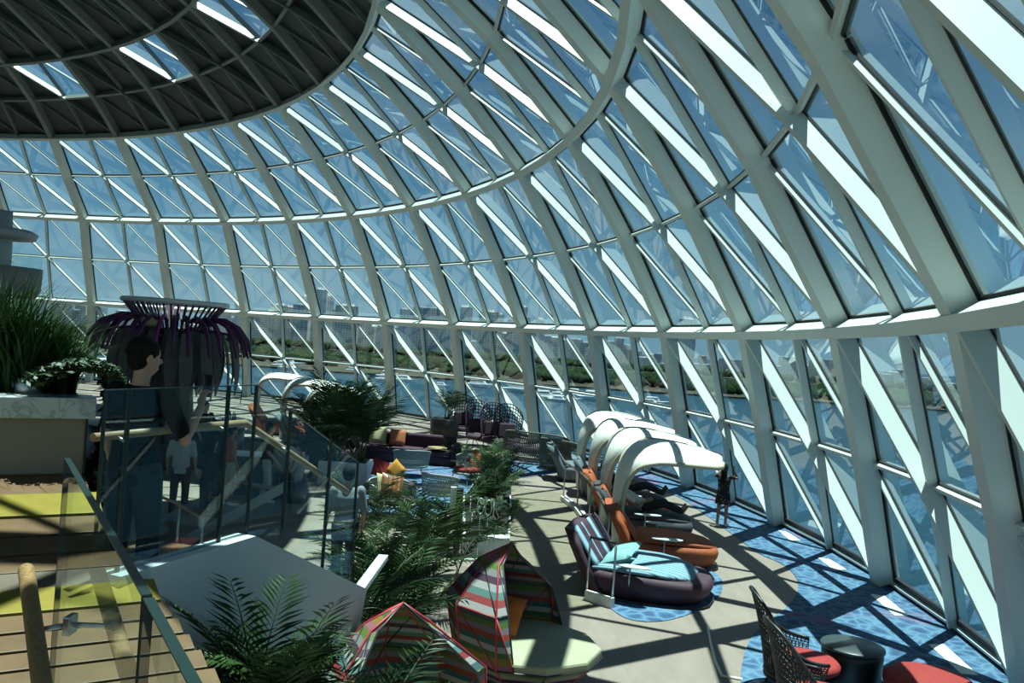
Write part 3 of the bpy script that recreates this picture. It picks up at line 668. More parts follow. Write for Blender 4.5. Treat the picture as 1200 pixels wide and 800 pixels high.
# foreground palms along the stair wall
palm('areca_palm', 'large feathery palm in the middle, behind the rainbow daybed', (*at_d(462, 740, 10.6).xy, 0), 28, 1.4, 1, trunk=0.55, stems=4, spread=0.25, rise=(0.75, 1.35), nl=20, ll=0.30)
palm('areca_palm', 'feathery palm left of the rainbow daybeds, against the white stair wall', (*at_d(425, 720, 9.3).xy, 0), 24, 1.3, 2, trunk=0.5, stems=4, spread=0.25, rise=(0.8, 1.4), nl=20, ll=0.30)
palm('areca_palm', 'spiky palm in the lower left in front of the white stair wall', (*at_d(330, 760, 5.5).xy, 0), 34, 1.1, 3, trunk=1.2, stems=3, spread=0.2, rise=(0.8, 1.4), nl=22, ll=0.30)
palm('areca_palm', 'dense dark palm at the bottom edge beside the second daybed', (*at_d(366, 800, 5.9).xy, 0), 30, 1.0, 4, trunk=0.95, stems=4, spread=0.3, rise=(0.7, 1.3), nl=20, ll=0.30)
palm('areca_palm', 'tall feathery palm in front of the mesh chairs', (*at_d(500, 690, 12.6).xy, 0), 24, 1.5, 5, trunk=0.5, stems=4, spread=0.3, rise=(0.7, 1.35), nl=18)
palm('areca_palm', 'palm with arching fronds beside the brown striped pillow', (*at_d(452, 650, 14.6).xy, 0), 20, 1.3, 6, trunk=0.45, stems=4, spread=0.3, rise=(0.6, 1.3), nl=18)
palm('areca_palm', 'dark leafy palm low in the bed behind the stair wall', (*at_d(430, 700, 10.4).xy, 0), 20, 1.1, 8, trunk=0.3, stems=4, spread=0.3, rise=(0.6, 1.3), nl=16)
# palm group around the white block planter
t = thing('block_planter', 'white block planter under the big palm clump, left of the purple sofa', 'planter', (*at_z(404, 566).xy, 0))
MB().box((0, 0, 0.30), (1.25, 0.9, 0.60)).build('block', PLW, t, bevel=0.03); MB().box((0, 0, 0.60), (1.1, 0.75, 0.02)).build('soil', SOIL, t)
for i, (dx, dy, L, n) in enumerate(((-0.35, 0.1, 1.9, 30), (0.35, 0.2, 1.8, 30), (0.0, -0.3, 1.4, 26), (-1.2, 0.5, 1.5, 24), (-0.5, 1.5, 1.9, 24))):
    q = at_z(404, 566); palm('kentia_palm', ['big dark palm left in the white block planter', 'big dark palm right in the white block planter', 'bushy palm at the front of the white block planter', 'palm standing on the floor left of the block planter', 'palm standing on the floor behind the block planter'][i], (q.x+dx, q.y+dy, 0.61 if i < 3 else 0.0), n, L, 60+i, trunk=0.6, stems=4, spread=0.3, group='palms of the clump by the sofa', rise=(0.7, 1.35), nl=18)
palm('potted_fern', 'potted palm in a dark tub against the glass, behind the sofa', at_z(520, 512), 22, 1.25, 9, trunk=0.3, stems=4, spread=0.2, pot=(0.55, 0.75, DKM), rise=(0.7, 1.35))
palm('low_palm', 'light green low palm between the sofa and the orange pillow chair', at_z(540, 545), 16, 0.95, 10, LEAF2, trunk=0.2, stems=3, rise=(0.4, 1.1))
palm('low_palm', 'low palm beside the lone round chair, above the sign planter', at_z(566, 556), 16, 0.85, 12, LEAF2, trunk=0.2, stems=3, rise=(0.5, 1.2))

# ================================================================== lounge furniture
SOFA = mat('aubergine_sofa', (0.035, 0.014, 0.026), 0.8, noise=(20, (0.05, 0.02, 0.036), 3)); MESHG = mat('grey_mesh_chair', (0.30, 0.34, 0.31), 0.6); YEL = mat('yellow_pillow', (0.45, 0.42, 0.22), 0.85); WDT = mat('pale_wood_top', (0.40, 0.30, 0.14), 0.5)
def sofa(label, loc, rz, L):
    t = thing('sofa', label, 'sofa', loc, rz)
    MB().box((0, 0, 0.16), (L, 0.95, 0.24)).build('base', SOFA, t, bevel=0.03)
    MB().box((0, 0.42, 0.55), (L, 0.22, 0.60)).build('backrest', SOFA, t, bevel=0.06)
    n = max(2, round(L/0.9))
    for i in range(n): MB().box((-L/2 + L/n*(i+0.5), -0.08, 0.36), (L/n-0.02, 0.78, 0.17)).build('seat_cushion', SOFA, t, bevel=0.05)
    for sg in (-1, 1): MB().box((sg*(L/2+0.08), 0, 0.36), (0.18, 0.98, 0.66)).build('armrest', SOFA, t, bevel=0.05)
    return t
sofa('long aubergine sofa with yellow and orange pillows near the glass', (-3.5, 26.6, 0), -0.12, 3.9)
sofa('short aubergine sofa section left of the pillows', (-5.0, 24.9, 0), PI/2-0.2, 1.6)
pillow('pillow', 'pale yellow pillow on the long sofa', (-3.98, 26.75, 0.74), (1.25, 0, 0.0), 0.55, YEL); pillow('pillow', 'salmon orange pillow on the long sofa', (-3.35, 26.65, 0.72), (1.25, 0, -0.1), 0.52, mat('salmon_cushion', (0.48, 0.16, 0.07), 0.85))
def mesh_chair(label, loc, rz, cush=None, w=0.86):
    """tub chair: perforated back shell on thin legs, x forward"""
    t = thing('mesh_chair', label, 'chair', loc, rz, 'grey mesh tub chairs')
    def sh(a, h): ang = PI + a*1.5; rr = w/2*(0.92+0.10*h); return Vector((rr*math.cos(ang), rr*math.sin(ang)*1.08, 0.30 + (0.48 - 0.10*abs(a)**3)*h))
    mb = MB(); na, nh = 26, 9
    for i in range(na):
        for j in range(nh):
            a0, a1, h0, h1 = -1+2*i/na, -1+2*(i+0.72)/na, j/nh, (j+0.70)/nh; of = (0.5 if j % 2 else 0)*2/na
            # woven cell: horizontal slat and upright
            A, B, C_, D_ = sh(min(1, a0), h0), sh(min(1, a0+2/na), h0), sh(min(1, a0+2/na), h0+0.62/nh), sh(min(1, a0), h0+0.62/nh); mb.add([A, B, C_, D_], [(0, 1, 2, 3)])
            E_, F_, G_, H_ = sh(min(1, a0+of), h0), sh(min(1, a0+of+1.15/na), h0), sh(min(1, a0+of+1.15/na), h0+1/nh), sh(min(1, a0+of), h0+1/nh); mb.add([E_, F_, G_, H_], [(0, 1, 2, 3)])
    mb.build('woven_shell', MESHG, t)
    MB().tube([sh(-1+2*i/24, 1) for i in range(25)], 0.018, 6).build('rim', MESHG, t)
    MB().lathe([(0.02, 0.26), (w*0.44, 0.27), (w*0.46, 0.31), (w*0.42, 0.33), (0.02, 0.33)], 24).build('seat', MESHG, t)
    MB().lathe([(0.02, 0.33), (w*0.38, 0.33), (w*0.42, 0.37), (w*0.40, 0.43), (0.02, 0.45)], 24).build('seat_cushion', cush or SOFA, t)
    for sx_, sy_ in ((1, 1), (1, -1), (-1, 1), (-1, -1)): MB().tube([(0.26*sx_, 0.26*sy_, 0.28), (0.33*sx_, 0.33*sy_, 0)], 0.014, 6).build('leg', INOX, t)
    return t
p = at_z(481, 558); mesh_chair('grey mesh tub chair turned away, in front of the purple sofa', (p.x, p.y, 0), PI/2+0.15, w=0.95)
p = at_z(516, 592); mesh_chair('grey mesh tub chair nearest the sign planter, back to the room', (p.x, p.y, 0), PI/2-0.5, w=0.92)
p = at_z(460, 606); mesh_chair('grey mesh tub chair holding the brown striped pillow', (p.x, p.y, 0), -0.5, w=1.05)
BRN = stripes('brown_striped_cushion', [(0.30, 0.12, 0.04), (0.20, 0.07, 0.03), (0.34, 0.16, 0.06), (0.16, 0.06, 0.03)], 'X', 0.05); BRN.node_tree.nodes['Principled BSDF'].inputs['Roughness'].default_value = 0.4
pillow('pillow', 'brown striped pillow in the mesh chair by the palms', (p.x-0.05, p.y-0.05, 0.68), (1.1, 0.2, 0.4), 0.5, BRN); pillow('pillow', 'pale yellow pillow behind the brown striped one', (p.x-0.22, p.y+0.06, 0.68), (1.2, 0.2, 0.9), 0.46, YEL)
q = at_z(444, 574); pillow('pillow', 'red pillow behind the mesh chair with the brown pillow', (q.x, q.y, 0.55), (1.2, 0.3, 0.5), 0.45, REDC); pillow('pillow', 'amber yellow pillow beside the red one', (q.x+0.38, q.y+0.05, 0.52), (1.2, 0.7, -0.3), 0.42, mat('amber_cushion', (0.45, 0.20, 0.02), 0.85))
q = at_z(447, 580); tt = thing('bench_seat', 'low seat carrying the red and amber pillows', 'bench', (q.x+0.2, q.y+0.15, 0)); MB().box((0, 0, 0.18), (1.2, 0.6, 0.32)).build('seat_block', SOFA, tt, bevel=0.04)
p = at_z(547, 566); mesh_chair('round mesh chair with red seat and orange pillow above the sign planter', (p.x, p.y, 0), -2.3, REDC, 0.95); pillow('pillow', 'orange yellow pillow in the round mesh chair', (p.x+0.20, p.y+0.12, 0.66), (1.1, 0.5, -0.5), 0.42, ORP)
p = at_z(511, 545); tt = thing('side_table', 'small round pale wood table behind the mesh chair', 'table', (p.x, p.y, 0))
MB().lathe([(0.02, 0.52), (0.30, 0.52), (0.30, 0.55), (0.02, 0.55)], 24).build('top', WDT, tt)
MB().tube([(0, 0, 0.02), (0, 0, 0.52)], 0.02, 8).build('leg', DKM, tt); MB().lathe([(0.2, 0), (0.2, 0.02), (0.02, 0.03)], 20).build('base', DKM, tt)
# tall purple lattice chairs
LAT = mat('purple_lattice', (0.03, 0.010, 0.035), 0.5)
def lattice_chair(label, loc, rz):
    t = thing('lattice_chair', label, 'chair', loc, rz, 'tall purple lattice chairs')
    def sh(a, h): ang = PI + a*1.35; rr = 0.46+0.10*h; return Vector((rr*math.cos(ang), rr*math.sin(ang), 0.32 + (1.36-0.5*abs(a)**2.2)*h))
    mb = MB()
    for i in range(15): mb.tube([sh(-1+2*i/14, h/6) for h in range(7)], 0.017, 4, cap=False)
    for j in range(12): mb.tube([sh(-1+2*i/14, j/11) for i in range(15)], 0.017, 4, cap=False)
    mb.build('lattice_back', LAT, t); MB().tube([sh(-1+2*i/20, 1) for i in range(21)], 0.022, 6).build('rim', LAT, t)
    MB().lathe([(0.02, 0.24), (0.44, 0.26), (0.47, 0.34), (0.42, 0.42), (0.02, 0.46)], 20).build('seat_cushion', SOFA, t)
    for sx_, sy_ in ((1, 1), (1, -1), (-1, 1), (-1, -1)): MB().tube([(0.28*sx_, 0.28*sy_, 0.28), (0.34*sx_, 0.34*sy_, 0)], 0.016, 6).build('leg', LAT, t)
    mb = MB(); mb.box((-0.33, 0, 0.72), (0.12, 0.62, 0.52), Matrix.Rotation(-0.2, 3, 'Y')); mb.build('back_cushion', SOFA, t, bevel=0.05)
for i, (u, v, lab) in enumerate(((560, 522, 'leftmost tall purple lattice chair by the glass'), (578, 526, 'middle tall purple lattice chair by the glass'), (594, 529, 'rightmost tall purple lattice chair, next to the rope seats'))):
    p = at_z(u, v); lattice_chair(lab, (p.x, p.y, 0), -1.2-0.1*i)
p = at_z(538, 512); lattice_chair('lone purple lattice chair behind the potted palm', (p.x, p.y, 0), -1.6)
# rope seats
ROPE = mat('olive_rope', (0.12, 0.12, 0.085), 0.85)
def rope_seat(label, loc, rz, w=1.9):
    t = thing('rope_seat', label, 'seat', loc, rz, 'woven rope seats')
    def sh(a, h): ang = PI + a*1.75; bulge = 0.07*math.sin(PI*h); return Vector(((0.55+bulge+0.10*h)*math.cos(ang), (w/2+bulge)*math.sin(ang), 0.04 + (0.95-0.28*abs(a)**3)*h))
    mb = MB(); n = 56
    for i in range(n): 
        a = -1+2*i/n
        for dlt in (-0.13, 0.13): mb.tube([sh(max(-1, min(1, a+dlt*h/4)), h/4) for h in range(5)], 0.013, 4, cap=False)
    mb.build('rope_weave', ROPE, t); MB().tube([sh(-1+2*i/30, 1) for i in range(31)], 0.03, 6).build('rim', ROPE, t); MB().tube([sh(-1+2*i/30, 0) for i in range(31)], 0.03, 6).build('floor_ring', ROPE, t)
    MB().box((0.08, 0, 0.36), (0.95, w*0.86, 0.18)).build('seat_cushion', SOFA, t, bevel=0.06)
p = at_z(628, 541); rope_seat('wide woven rope seat turned to the glass, left of the hooded loungers', (p.x, p.y+0.3, 0), 1.15, 2.3)
p = at_z(668, 556); rope_seat('smaller woven rope seat right beside the far hooded lounger', (p.x-0.2, p.y+0.9, 0), 0.9, 1.5)
# ================================================================== stair wall with glass balustrade
WWALL = mat('white_stair_wall', (0.44, 0.50, 0.53), 0.55); WOODR = mat('oak_handrail', (0.30, 0.20, 0.11), 0.5, noise=(14, (0.24, 0.15, 0.08), 4)); BLACKV = mat('black_void', (0.006, 0.006, 0.007), 0.8)
BGLASS = glass('balustrade_glass', (0.90, 0.965, 0.95), 0.55); GEDGE = mat('green_glass_edge', (0.006, 0.020, 0.019), 0.4)
DECK = 2.0
def on_plane(u, v, p0, n):
    d = CF + CR*((u-600)/FPX) + CU*((400-v)/FPX); return EYE + d*((p0-EYE).dot(n)/d.dot(n))
C0 = at_z(300, 628, 2.39); L0 = at_z(160, 670, 2.39); wd = (C0-L0); wd.z = 0; wd.normalize(); wn_ = Vector((wd.y, -wd.x, 0))
R0 = on_plane(430, 690, C0, wn_); LE = L0 - wd*0.12
B1 = on_plane(218, 768, C0, wn_); B2 = on_plane(390, 800, C0, wn_)
def low(p): s_ = (p-B1).dot(wd)/(B2-B1).dot(wd); return Vector((p.x, p.y, B1.z + (B2.z-B1.z)*s_))
sw = struct('wall_stair', (0, 0, 0), 'white stair wall in the foreground with a peaked top')
mb = MB(); mb.poly([low(LE) - wn_*0.12, low(R0) - wn_*0.12, R0, C0, LE], 0.16, wn_); mb.build('wall_face', WWALL, sw)
mb = MB(); a, b = LE - wn_*0.22, R0 - wn_*0.22; mb.poly([Vector((a.x, a.y, 0.0)), Vector((b.x, b.y, 0.0)), low(R0) - wn_*0.22 + Vector((0, 0, 0.02)), low(LE) - wn_*0.22 + Vector((0, 0, 0.02))], 0.05, wn_); mb.build('shadow_void', BLACKV, sw)  # black sheet standing in for the shadowed void below the wall
E0 = at_z(458, 650, R0.z); mb = MB(); mb.bar(R0 - wn_*0.085, E0 - wn_*0.085, 0.10, -0.06, -0.01, (0, 0, 1)); mb.build('return_wall', WWALL, sw)
# balustrade
bal = thing('glass_balustrade', 'glass balustrade on the white stair wall, in front of the man with the phone', 'balustrade', C0)
def on_top(u):
    # point of the wall top whose pixel column is u
    best = None
    for i in range(400):
        s_ = i/399*2.0
        p = LE.lerp(C0, s_) if s_ <= 1 else C0.lerp(R0, s_-1); d = p-EYE; x = 600 + FPX*d.dot(CR)/d.dot(CF)
        if best is None or abs(x-u) < best[0]: best = (abs(x-u), p)
    return best[1] - wn_*0.08
cols = [122, 150, 268, 300, 340, 388, 420]; LX = LE; LE = L0 - wd*1.2; tops = [on_top(u) for u in cols]; hs = [1.08]*7
for i in range(6):
    a, b = tops[i].lerp(tops[i+1], 0.01), tops[i].lerp(tops[i+1], 0.99); up = Vector((0, 0, 1.08)); q = [p - C0 for p in (a, b, b+up, a+up)]
    gp_ = MB().poly(q, 0.016, wn_).build('glass_panel', BGLASS, bal)
    ed = MB(); ed.bar(q[0], q[3], 0.008, -0.004, 0.020, -wn_); ed.bar(q[1], q[2], 0.006, -0.004, 0.020, -wn_); ed.bar(q[3], q[2], 0.006, -0.002, 0.018, -wn_); ed.build('panel_edge', GEDGE, gp_)
rp = [on_top(u) - wn_*0.09 + Vector((0, 0, 0.80)) - C0 for u in (124, 268, 300, 360, 420)]
MB().tube(rp, 0.026, 10).build('handrail', WOODR, bal)
for u in (150, 268, 340, 388):
    p = on_top(u) - wn_*0.09 + Vector((0, 0, 0.80)) - C0; MB().tube([p, p + wn_*0.08 + Vector((0, 0, -0.03))], 0.010, 6).build('bracket', INOX, bal)
# wooden deck behind the wall
OAK = mat('oak_boards', (0.135, 0.072, 0.026), 0.55, noise=(5, (0.10, 0.052, 0.018), 5)); OAKG = mat('greyed_oak', (0.13, 0.10, 0.068), 0.55, noise=(5, (0.105, 0.08, 0.052), 5)); YELW = mat('yellow_board', (0.22, 0.165, 0.009), 0.55, noise=(7, (0.19, 0.14, 0.008), 4))  # greyed oak: on the steps its grey is a reflection put into the colour
dk = thing('deck', 'oak deck on the upper terrace behind the white stair wall', 'deck', (C0.x-1.5, C0.y-0.5, DECK))
for i in range(16):
    # boards run along the wall, the far end is cut square
    o = -wn_*(0.26 + 0.20*i); a = Vector((LE.x, LE.y, DECK)) + o + wd*0.5; b = Vector((C0.x, C0.y, DECK)) + o - wd*0.02*i
    mb = MB(); mb.bar(a - dk.location, b - dk.location, 0.19, -0.05, 0.0, (0, 0, 1)); mb.build('board', OAK if i % 3 else OAKG, dk)
mb = MB(); mb.bar(Vector((LE.x, LE.y, DECK)) - wn_*1.95 + wd*0.5 - dk.location, Vector((C0.x, C0.y, DECK)) - wn_*1.95 - wd*0.05 - dk.location, 3.3, -DECK+0.02, -0.06, (0, 0, 1)); mb.build('deck_base', BLACKV, dk)
mb = MB(); mb.poly([at_z(u, v, 2.37) for u, v in ((160, 668), (248, 643), (214, 637), (172, 634), (150, 640))], 0.04, (0, 0, 1)); o = mb.build('landing_board', OAK); o['kind'] = 'structure'; o.name = 'floor_landing'
# ================================================================== near steps, glass panels and handrails on the left
G1 = at_z(82, 537, 3.3); G2 = at_z(178, 697, 3.3); G3 = at_z(236, 806, 3.3); gd = (G1-G3); gd.z = 0; gd.normalize(); gn = Vector((gd.y, -gd.x, 0)); e1 = gn
SP0, SP1 = at_d(40, 800, 4.0), at_d(40, 560, 6.35); SPN = e1.cross(SP1-SP0).normalized()
def step_pt(y, u=40.0): return on_plane(u, y, SP0, SPN)
st = struct('floor_steps', (0, 0, 0), 'oak steps with yellow nosing boards rising to the planter')
bands = [(542, 556, OAK), (558, 579, OAK), (580, 605, YELW), (606.5, 626, OAK), (629, 648, OAK), (651, 669, OAK), (670, 690, OAKG), (691, 718, YELW), (719, 738, OAK), (741, 760, OAK), (763, 782, OAK), (785, 808, OAK), (811, 836, OAK), (839, 870, OAK)]  # the grey board has the reflection painted into its colour
def along(p, u):
    # how far along the boards the pixel column u is reached
    lo_, hi_ = 0.0, 6.0
    for _ in range(40):
        m_ = (lo_+hi_)/2; d = p + e1*m_ - EYE
        if 600 + FPX*d.dot(CR)/d.dot(CF) < u: lo_ = m_
        else: hi_ = m_
    return lo_
for y0, y1, m in bands:
    a, b = step_pt(y1), step_pt(y0); mid = a.lerp(b, 0.5); wv = (b-a)
    # right end on the line of the near glass panels, left end 2.5 m out of frame
    ym = (y0+y1)/2; sR = along(mid, 84 + (ym-537)*0.60)
    mb = MB(); p, q = mid + e1*sR, mid - e1*2.0; nn = wv.cross(e1).normalized()
    if nn.z < 0: nn = -nn
    mb.bar(q, p, wv.length, -0.05 + (0.03 if m is YELW else 0), 0.0 + (0.012 if m is YELW else 0), nn); mb.build('board', m, st, bevel=0.004)
a, b = step_pt(880), step_pt(540); mid = a.lerp(b, 0.5); wv = b-a; nn = wv.cross(e1).normalized(); nn = nn if nn.z > 0 else -nn; sR = along(mid, 90)
mb = MB(); mb.bar(mid - e1*2.0, mid + e1*sR, wv.length, -0.30, -0.07, nn); mb.build('step_core', BLACKV, st)
def near_panel(label, a, b, zb):
    t = thing('glass_screen', label, 'glass panel', (a.x, a.y, zb)); lo_a, lo_b = Vector((a.x, a.y, zb)), Vector((b.x, b.y, zb)); q = [p - t.location for p in (lo_a, lo_b, b, a)]
    pn = MB().poly(q, 0.020, gn).build('pane', BGLASS, t)
    ed = MB(); ed.bar(q[3], q[2], 0.004, -0.001, 0.021, -gn); ed.build('top_edge', GEDGE, pn)
    MB().bar(q[1], q[2], 0.006, -0.001, 0.021, -gn).build('end_edge', GEDGE, pn); MB().bar(q[0], q[3], 0.004, -0.001, 0.021, -gn).build('end_edge', GEDGE, pn); return t
near_panel('near glass panel with the clamp, beside the oak steps', G1, G2, 2.1)
near_panel('nearest glass panel at the bottom left edge', G2 - gd*0.02, G3 - gd*0.6, 2.1)
RAILW = mat('cork_brown_rail', (0.30, 0.18, 0.07), 0.7, noise=(120, (0.20, 0.11, 0.035), 4), bump=0.4)
rdir = (CF + CR*((-38-600)/FPX) + CU*((400-170)/FPX)).normalized()
def rail_to(P, v):
    for i in range(400):
        q = P + rdir*(i*0.01-0.2); d = q-EYE
        if 400 - FPX*d.dot(CU)/d.dot(CF) < v: return q
    return q
for u, v, vt, lab in ((40, 735, 667, 'thick round wooden handrail on the step side of the near glass'), (132, 727, 664, 'thick round wooden handrail on the far side of the near glass')):
    P_ = at_z(u, v, 3.0); top = rail_to(P_, vt); bot = P_ - rdir*0.9; t = thing('handrail', lab, 'handrail', P_)
    MB().tube([bot - P_, top - rdir*0.015 - P_, top - P_], [0.0245, 0.0245, 0.017], 16).build('rail', RAILW, t)
    if u == 40:
        Q = at_z(132, 727, 3.0); c_ = Q.lerp(P_, 0.55) - P_
        MB().tube([Vector((0.02, 0, -0.005)), c_ - (Q-P_).normalized()*0.0], 0.008, 8).build('bracket_rod', INOX, t); MB().tube([c_, (Q-P_)*0.93 + Vector((0, 0, -0.015)), (Q-P_)*0.97], 0.008, 8).build('bracket_rod', INOX, t)
        MB().box(c_, (0.022, 0.05, 0.055)).build('glass_clamp', INOX, t, bevel=0.004)
# ================================================================== planter with grass
TANW = mat('tan_planter_front', (0.27, 0.225, 0.165), 0.6, noise=(2, (0.25, 0.21, 0.155), 3))
def marble():
    m = bpy.data.materials.new('white_marble'); m.use_nodes = True; n = m.node_tree; b = n.nodes['Principled BSDF']; b.inputs['Roughness'].default_value = 0.3
    tc = n.nodes.new('ShaderNodeTexCoord'); w = n.nodes.new('ShaderNodeTexNoise'); w.inputs['Scale'].default_value = 3.5; w.inputs['Detail'].default_value = 9; w.inputs['Distortion'].default_value = 1.5
    r_ = n.nodes.new('ShaderNodeValToRGB'); e = r_.color_ramp.elements; e[0].position = 0.44; e[0].color = (0.55, 0.58, 0.56, 1); e[1].position = 0.52; e[1].color = (0.55, 0.58, 0.56, 1); x = e.new(0.48); x.color = (0.34, 0.36, 0.36, 1)
    n.links.new(tc.outputs['Object'], w.inputs['Vector']); n.links.new(w.outputs[0], r_.inputs[0]); n.links.new(r_.outputs[0], b.inputs['Base Color']); return m
PR = at_d(106, 491, 6.6); PR.z = 0; zc0 = at_d(106, 490, 6.6).z; zc1 = at_d(108, 466, 6.6).z
pt = thing('stone_planter', 'tan planter with white marble cap at the head of the steps', 'planter', (PR.x, PR.y, 0))
Mz_ = Matrix(((e1.x, gd.x, 0), (e1.y, gd.y, 0), (0, 0, 1)))
def lb(mb, x0, x1, y0, y1, z0, z1): return mb.box(Mz_ @ Vector(((x0+x1)/2, (y0+y1)/2, (z0+z1)/2)), (x1-x0, y1-y0, z1-z0), Mz_)
lb(MB(), -2.6, -0.02, 0.02, 1.1, 2.2, zc0).build('body', TANW, pt); lb(MB(), -2.7, 0.03, -0.05, 0.28, zc0, zc1).build('marble_cap', marble(), pt, bevel=0.008)
lb(MB(), -2.55, -0.05, 0.3, 1.05, zc0, zc1-0.02).build('soil', SOIL, pt); lb(MB(), -0.03, -0.015, 0.0, 0.02, 2.2, zc0).build('corner_bead', DKM, pt)
GRS = mat('blade_grass', (0.016, 0.048, 0.011), 0.45, noise=(3, (0.032, 0.078, 0.018), 3), spec=0.3); r = random.Random(5); mb = MB()
for i in range(36):
    x = -0.10 - 1.35*(i/35) + r.uniform(-0.05, 0.05); y = r.uniform(0.34, 1.0); base = Mz_ @ Vector((x, y, 0)) + Vector((0, 0, zc1-0.03))
    hh = 0.58 + 0.48*min(1, max(0, (-x-0.1)/0.5)); grass_tuft(mb, base, 75, hh, 0.9, r, 0.021)
o = mb.build('blade_grass', GRS); o.location = (PR.x, PR.y, 0); tag(o, 'long dark green grass blades growing in the marble-capped planter', 'grass', kind='stuff')
# trailing ground cover over the planter's right end
mb = MB(); r = random.Random(9); TRL = mat('trailing_leaves', (0.016, 0.044, 0.011), 0.55, noise=(6, (0.032, 0.070, 0.018), 3))
def trail(s_, q):
    # s_ runs from the planter over its right end and down, q across its depth
    if s_ < 0.3: x = lerp(-0.45, 0.12, s_/0.3); z = zc1 + 0.10 + 0.14*math.sin(PI*s_/0.3*0.8)
    else: w_ = (s_-0.3)/0.7; x = 0.12 + 0.12*math.sin(PI*min(1, w_*1.1)) - 0.10*w_; z = zc1 + 0.18 - 1.05*w_
    p = Mz_ @ Vector((x + 0.03, -0.10 + 0.95*q, 0)); return Vector((p.x, p.y, z))
mb.loft([[trail(i/16, q/8) for q in range(9)] for i in range(17)], closed=False, cap=False)
for i in range(9000):
    s_, q = r.random(), r.random()**1.6; p = trail(s_, q) + Vector((r.uniform(-0.05, 0.07), r.uniform(-0.07, 0.03), r.uniform(-0.03, 0.05)))
    d = Vector((r.uniform(-1, 1), r.uniform(-1, 1), r.uniform(-0.9, 0.3))).normalized()*0.032; w_ = d.cross(Vector((r.uniform(-1, 1), r.uniform(-1, 1), 1))).normalized()*0.015
    mb.add([p-d, p-w_, p+d, p+w_], [(0, 1, 2, 3)])
o = mb.build('trailing_plant', TRL); o.location = (PR.x, PR.y, 0); tag(o, 'dense trailing plant hanging over the right end of the planter', 'plant', kind='stuff')
o = None
pot = thing('ribbed_pot', 'small ribbed metal pot behind the marble cap', 'pot', (*(Mz_ @ Vector((-0.42, 0.30, 0)) + Vector((PR.x, PR.y, 0))).xy, zc1-0.04))
MB().lathe([(0.10, 0), (0.12, 0.16), (0.11, 0.16), (0.09, 0.02)], 24).build('pot_wall', INOX, pot)
# ================================================================== jellyfish bar canopy
JP = mat('jelly_purple', (0.085, 0.012, 0.075), 0.4); JM = mat('jelly_magenta', (0.22, 0.012, 0.10), 0.4); JD = mat('jelly_dark_slat', (0.075, 0.070, 0.062), 0.6, noise=(4, (0.095, 0.088, 0.078), 3)); JW = mat('jelly_white_ring', (0.65, 0.68, 0.68), 0.4)
jc = at_d(203, 400, 24.0); J = thing('jellyfish_canopy', 'jellyfish-shaped bar canopy with purple ribs and drooping dark slats', 'sculpture', (jc.x, jc.y, 0))
MB().lathe([(0.95, 0), (0.80, 0.6), (0.66, 1.4), (0.58, 2.3), (0.62, 3.0), (0.80, 3.4), (0.7, 3.45)], 24).build('trunk', JD, J)
NR = 44
for i in range(NR):
    a = 2*PI*i/NR; d = Vector((math.cos(a), math.sin(a), 0))
    MB().tube([d*0.55 + Vector((0, 0, 3.15)), d*0.85 + Vector((0, 0, 3.62)), d*1.10 + Vector((0, 0, 4.02)), d*1.36 + Vector((0, 0, 4.34))], 0.028, 5).build('purple_rib', JP, J)
MB().tube([Vector((1.38*math.cos(2*PI*i/40), 1.38*math.sin(2*PI*i/40), 4.38)) for i in range(40)], 0.07, 8, loop=True).build('top_ring', JW, J)
r = random.Random(3)
for i in range(30):
    a = 2*PI*(i+0.3)/30; d = Vector((math.cos(a), math.sin(a), 0)); k = r.uniform(0.9, 1.1)
    pts = [d*0.95 + Vector((0, 0, 3.85)), d*1.35 + Vector((0, 0, 3.98)), d*1.72*k + Vector((0, 0, 3.78)), d*1.98*k + Vector((0, 0, 3.42)), d*2.10*k + Vector((0, 0, 2.95))]
    MB().tube(pts, [0.05, 0.05, 0.05, 0.06, 0.03], 6).build('tendril', JM if i % 7 == 2 else JP, J)
for i in range(38):
    a = 2*PI*i/38 + r.uniform(-0.05, 0.05); d = Vector((math.cos(a), math.sin(a), 0)); sd_ = Vector((-d.y, d.x, 0)); R_ = 0.95 + 0.95*((i*7) % 5)/5; L_ = r.uniform(1.3, 2.0); z0 = 3.75 - 0.12*R_
    rows = []; 
    for j in range(7):
        s_ = j/6; w = 0.15*math.sin(PI*min(1, 0.22+s_*0.75))*1.2; p = d*(R_ + 0.62*s_ - 0.42*s_*s_) + Vector((0, 0, z0 - L_*s_)); rows.append([p - sd_*w + d*0.012, p + sd_*w + d*0.012, p + sd_*w - d*0.012, p - sd_*w - d*0.012])
    mb = MB(); mb.loft(rows, smooth=False); ls_ = mb.build('leaf_slat', JD, J)
    MB().tube([d*0.75 + Vector((0, 0, 3.5)), d*(R_*0.7) + Vector((0, 0, z0+0.08)), d*R_ + Vector((0, 0, z0))], 0.025, 5).build('slat_arm', JP, ls_)
MB().ell((-0.25, -0.95, 3.85), (0.30, 0.2, 0.2)).build('spot_lamp', mat('pale_lamp', (0.5, 0.45, 0.28), 0.5), J)
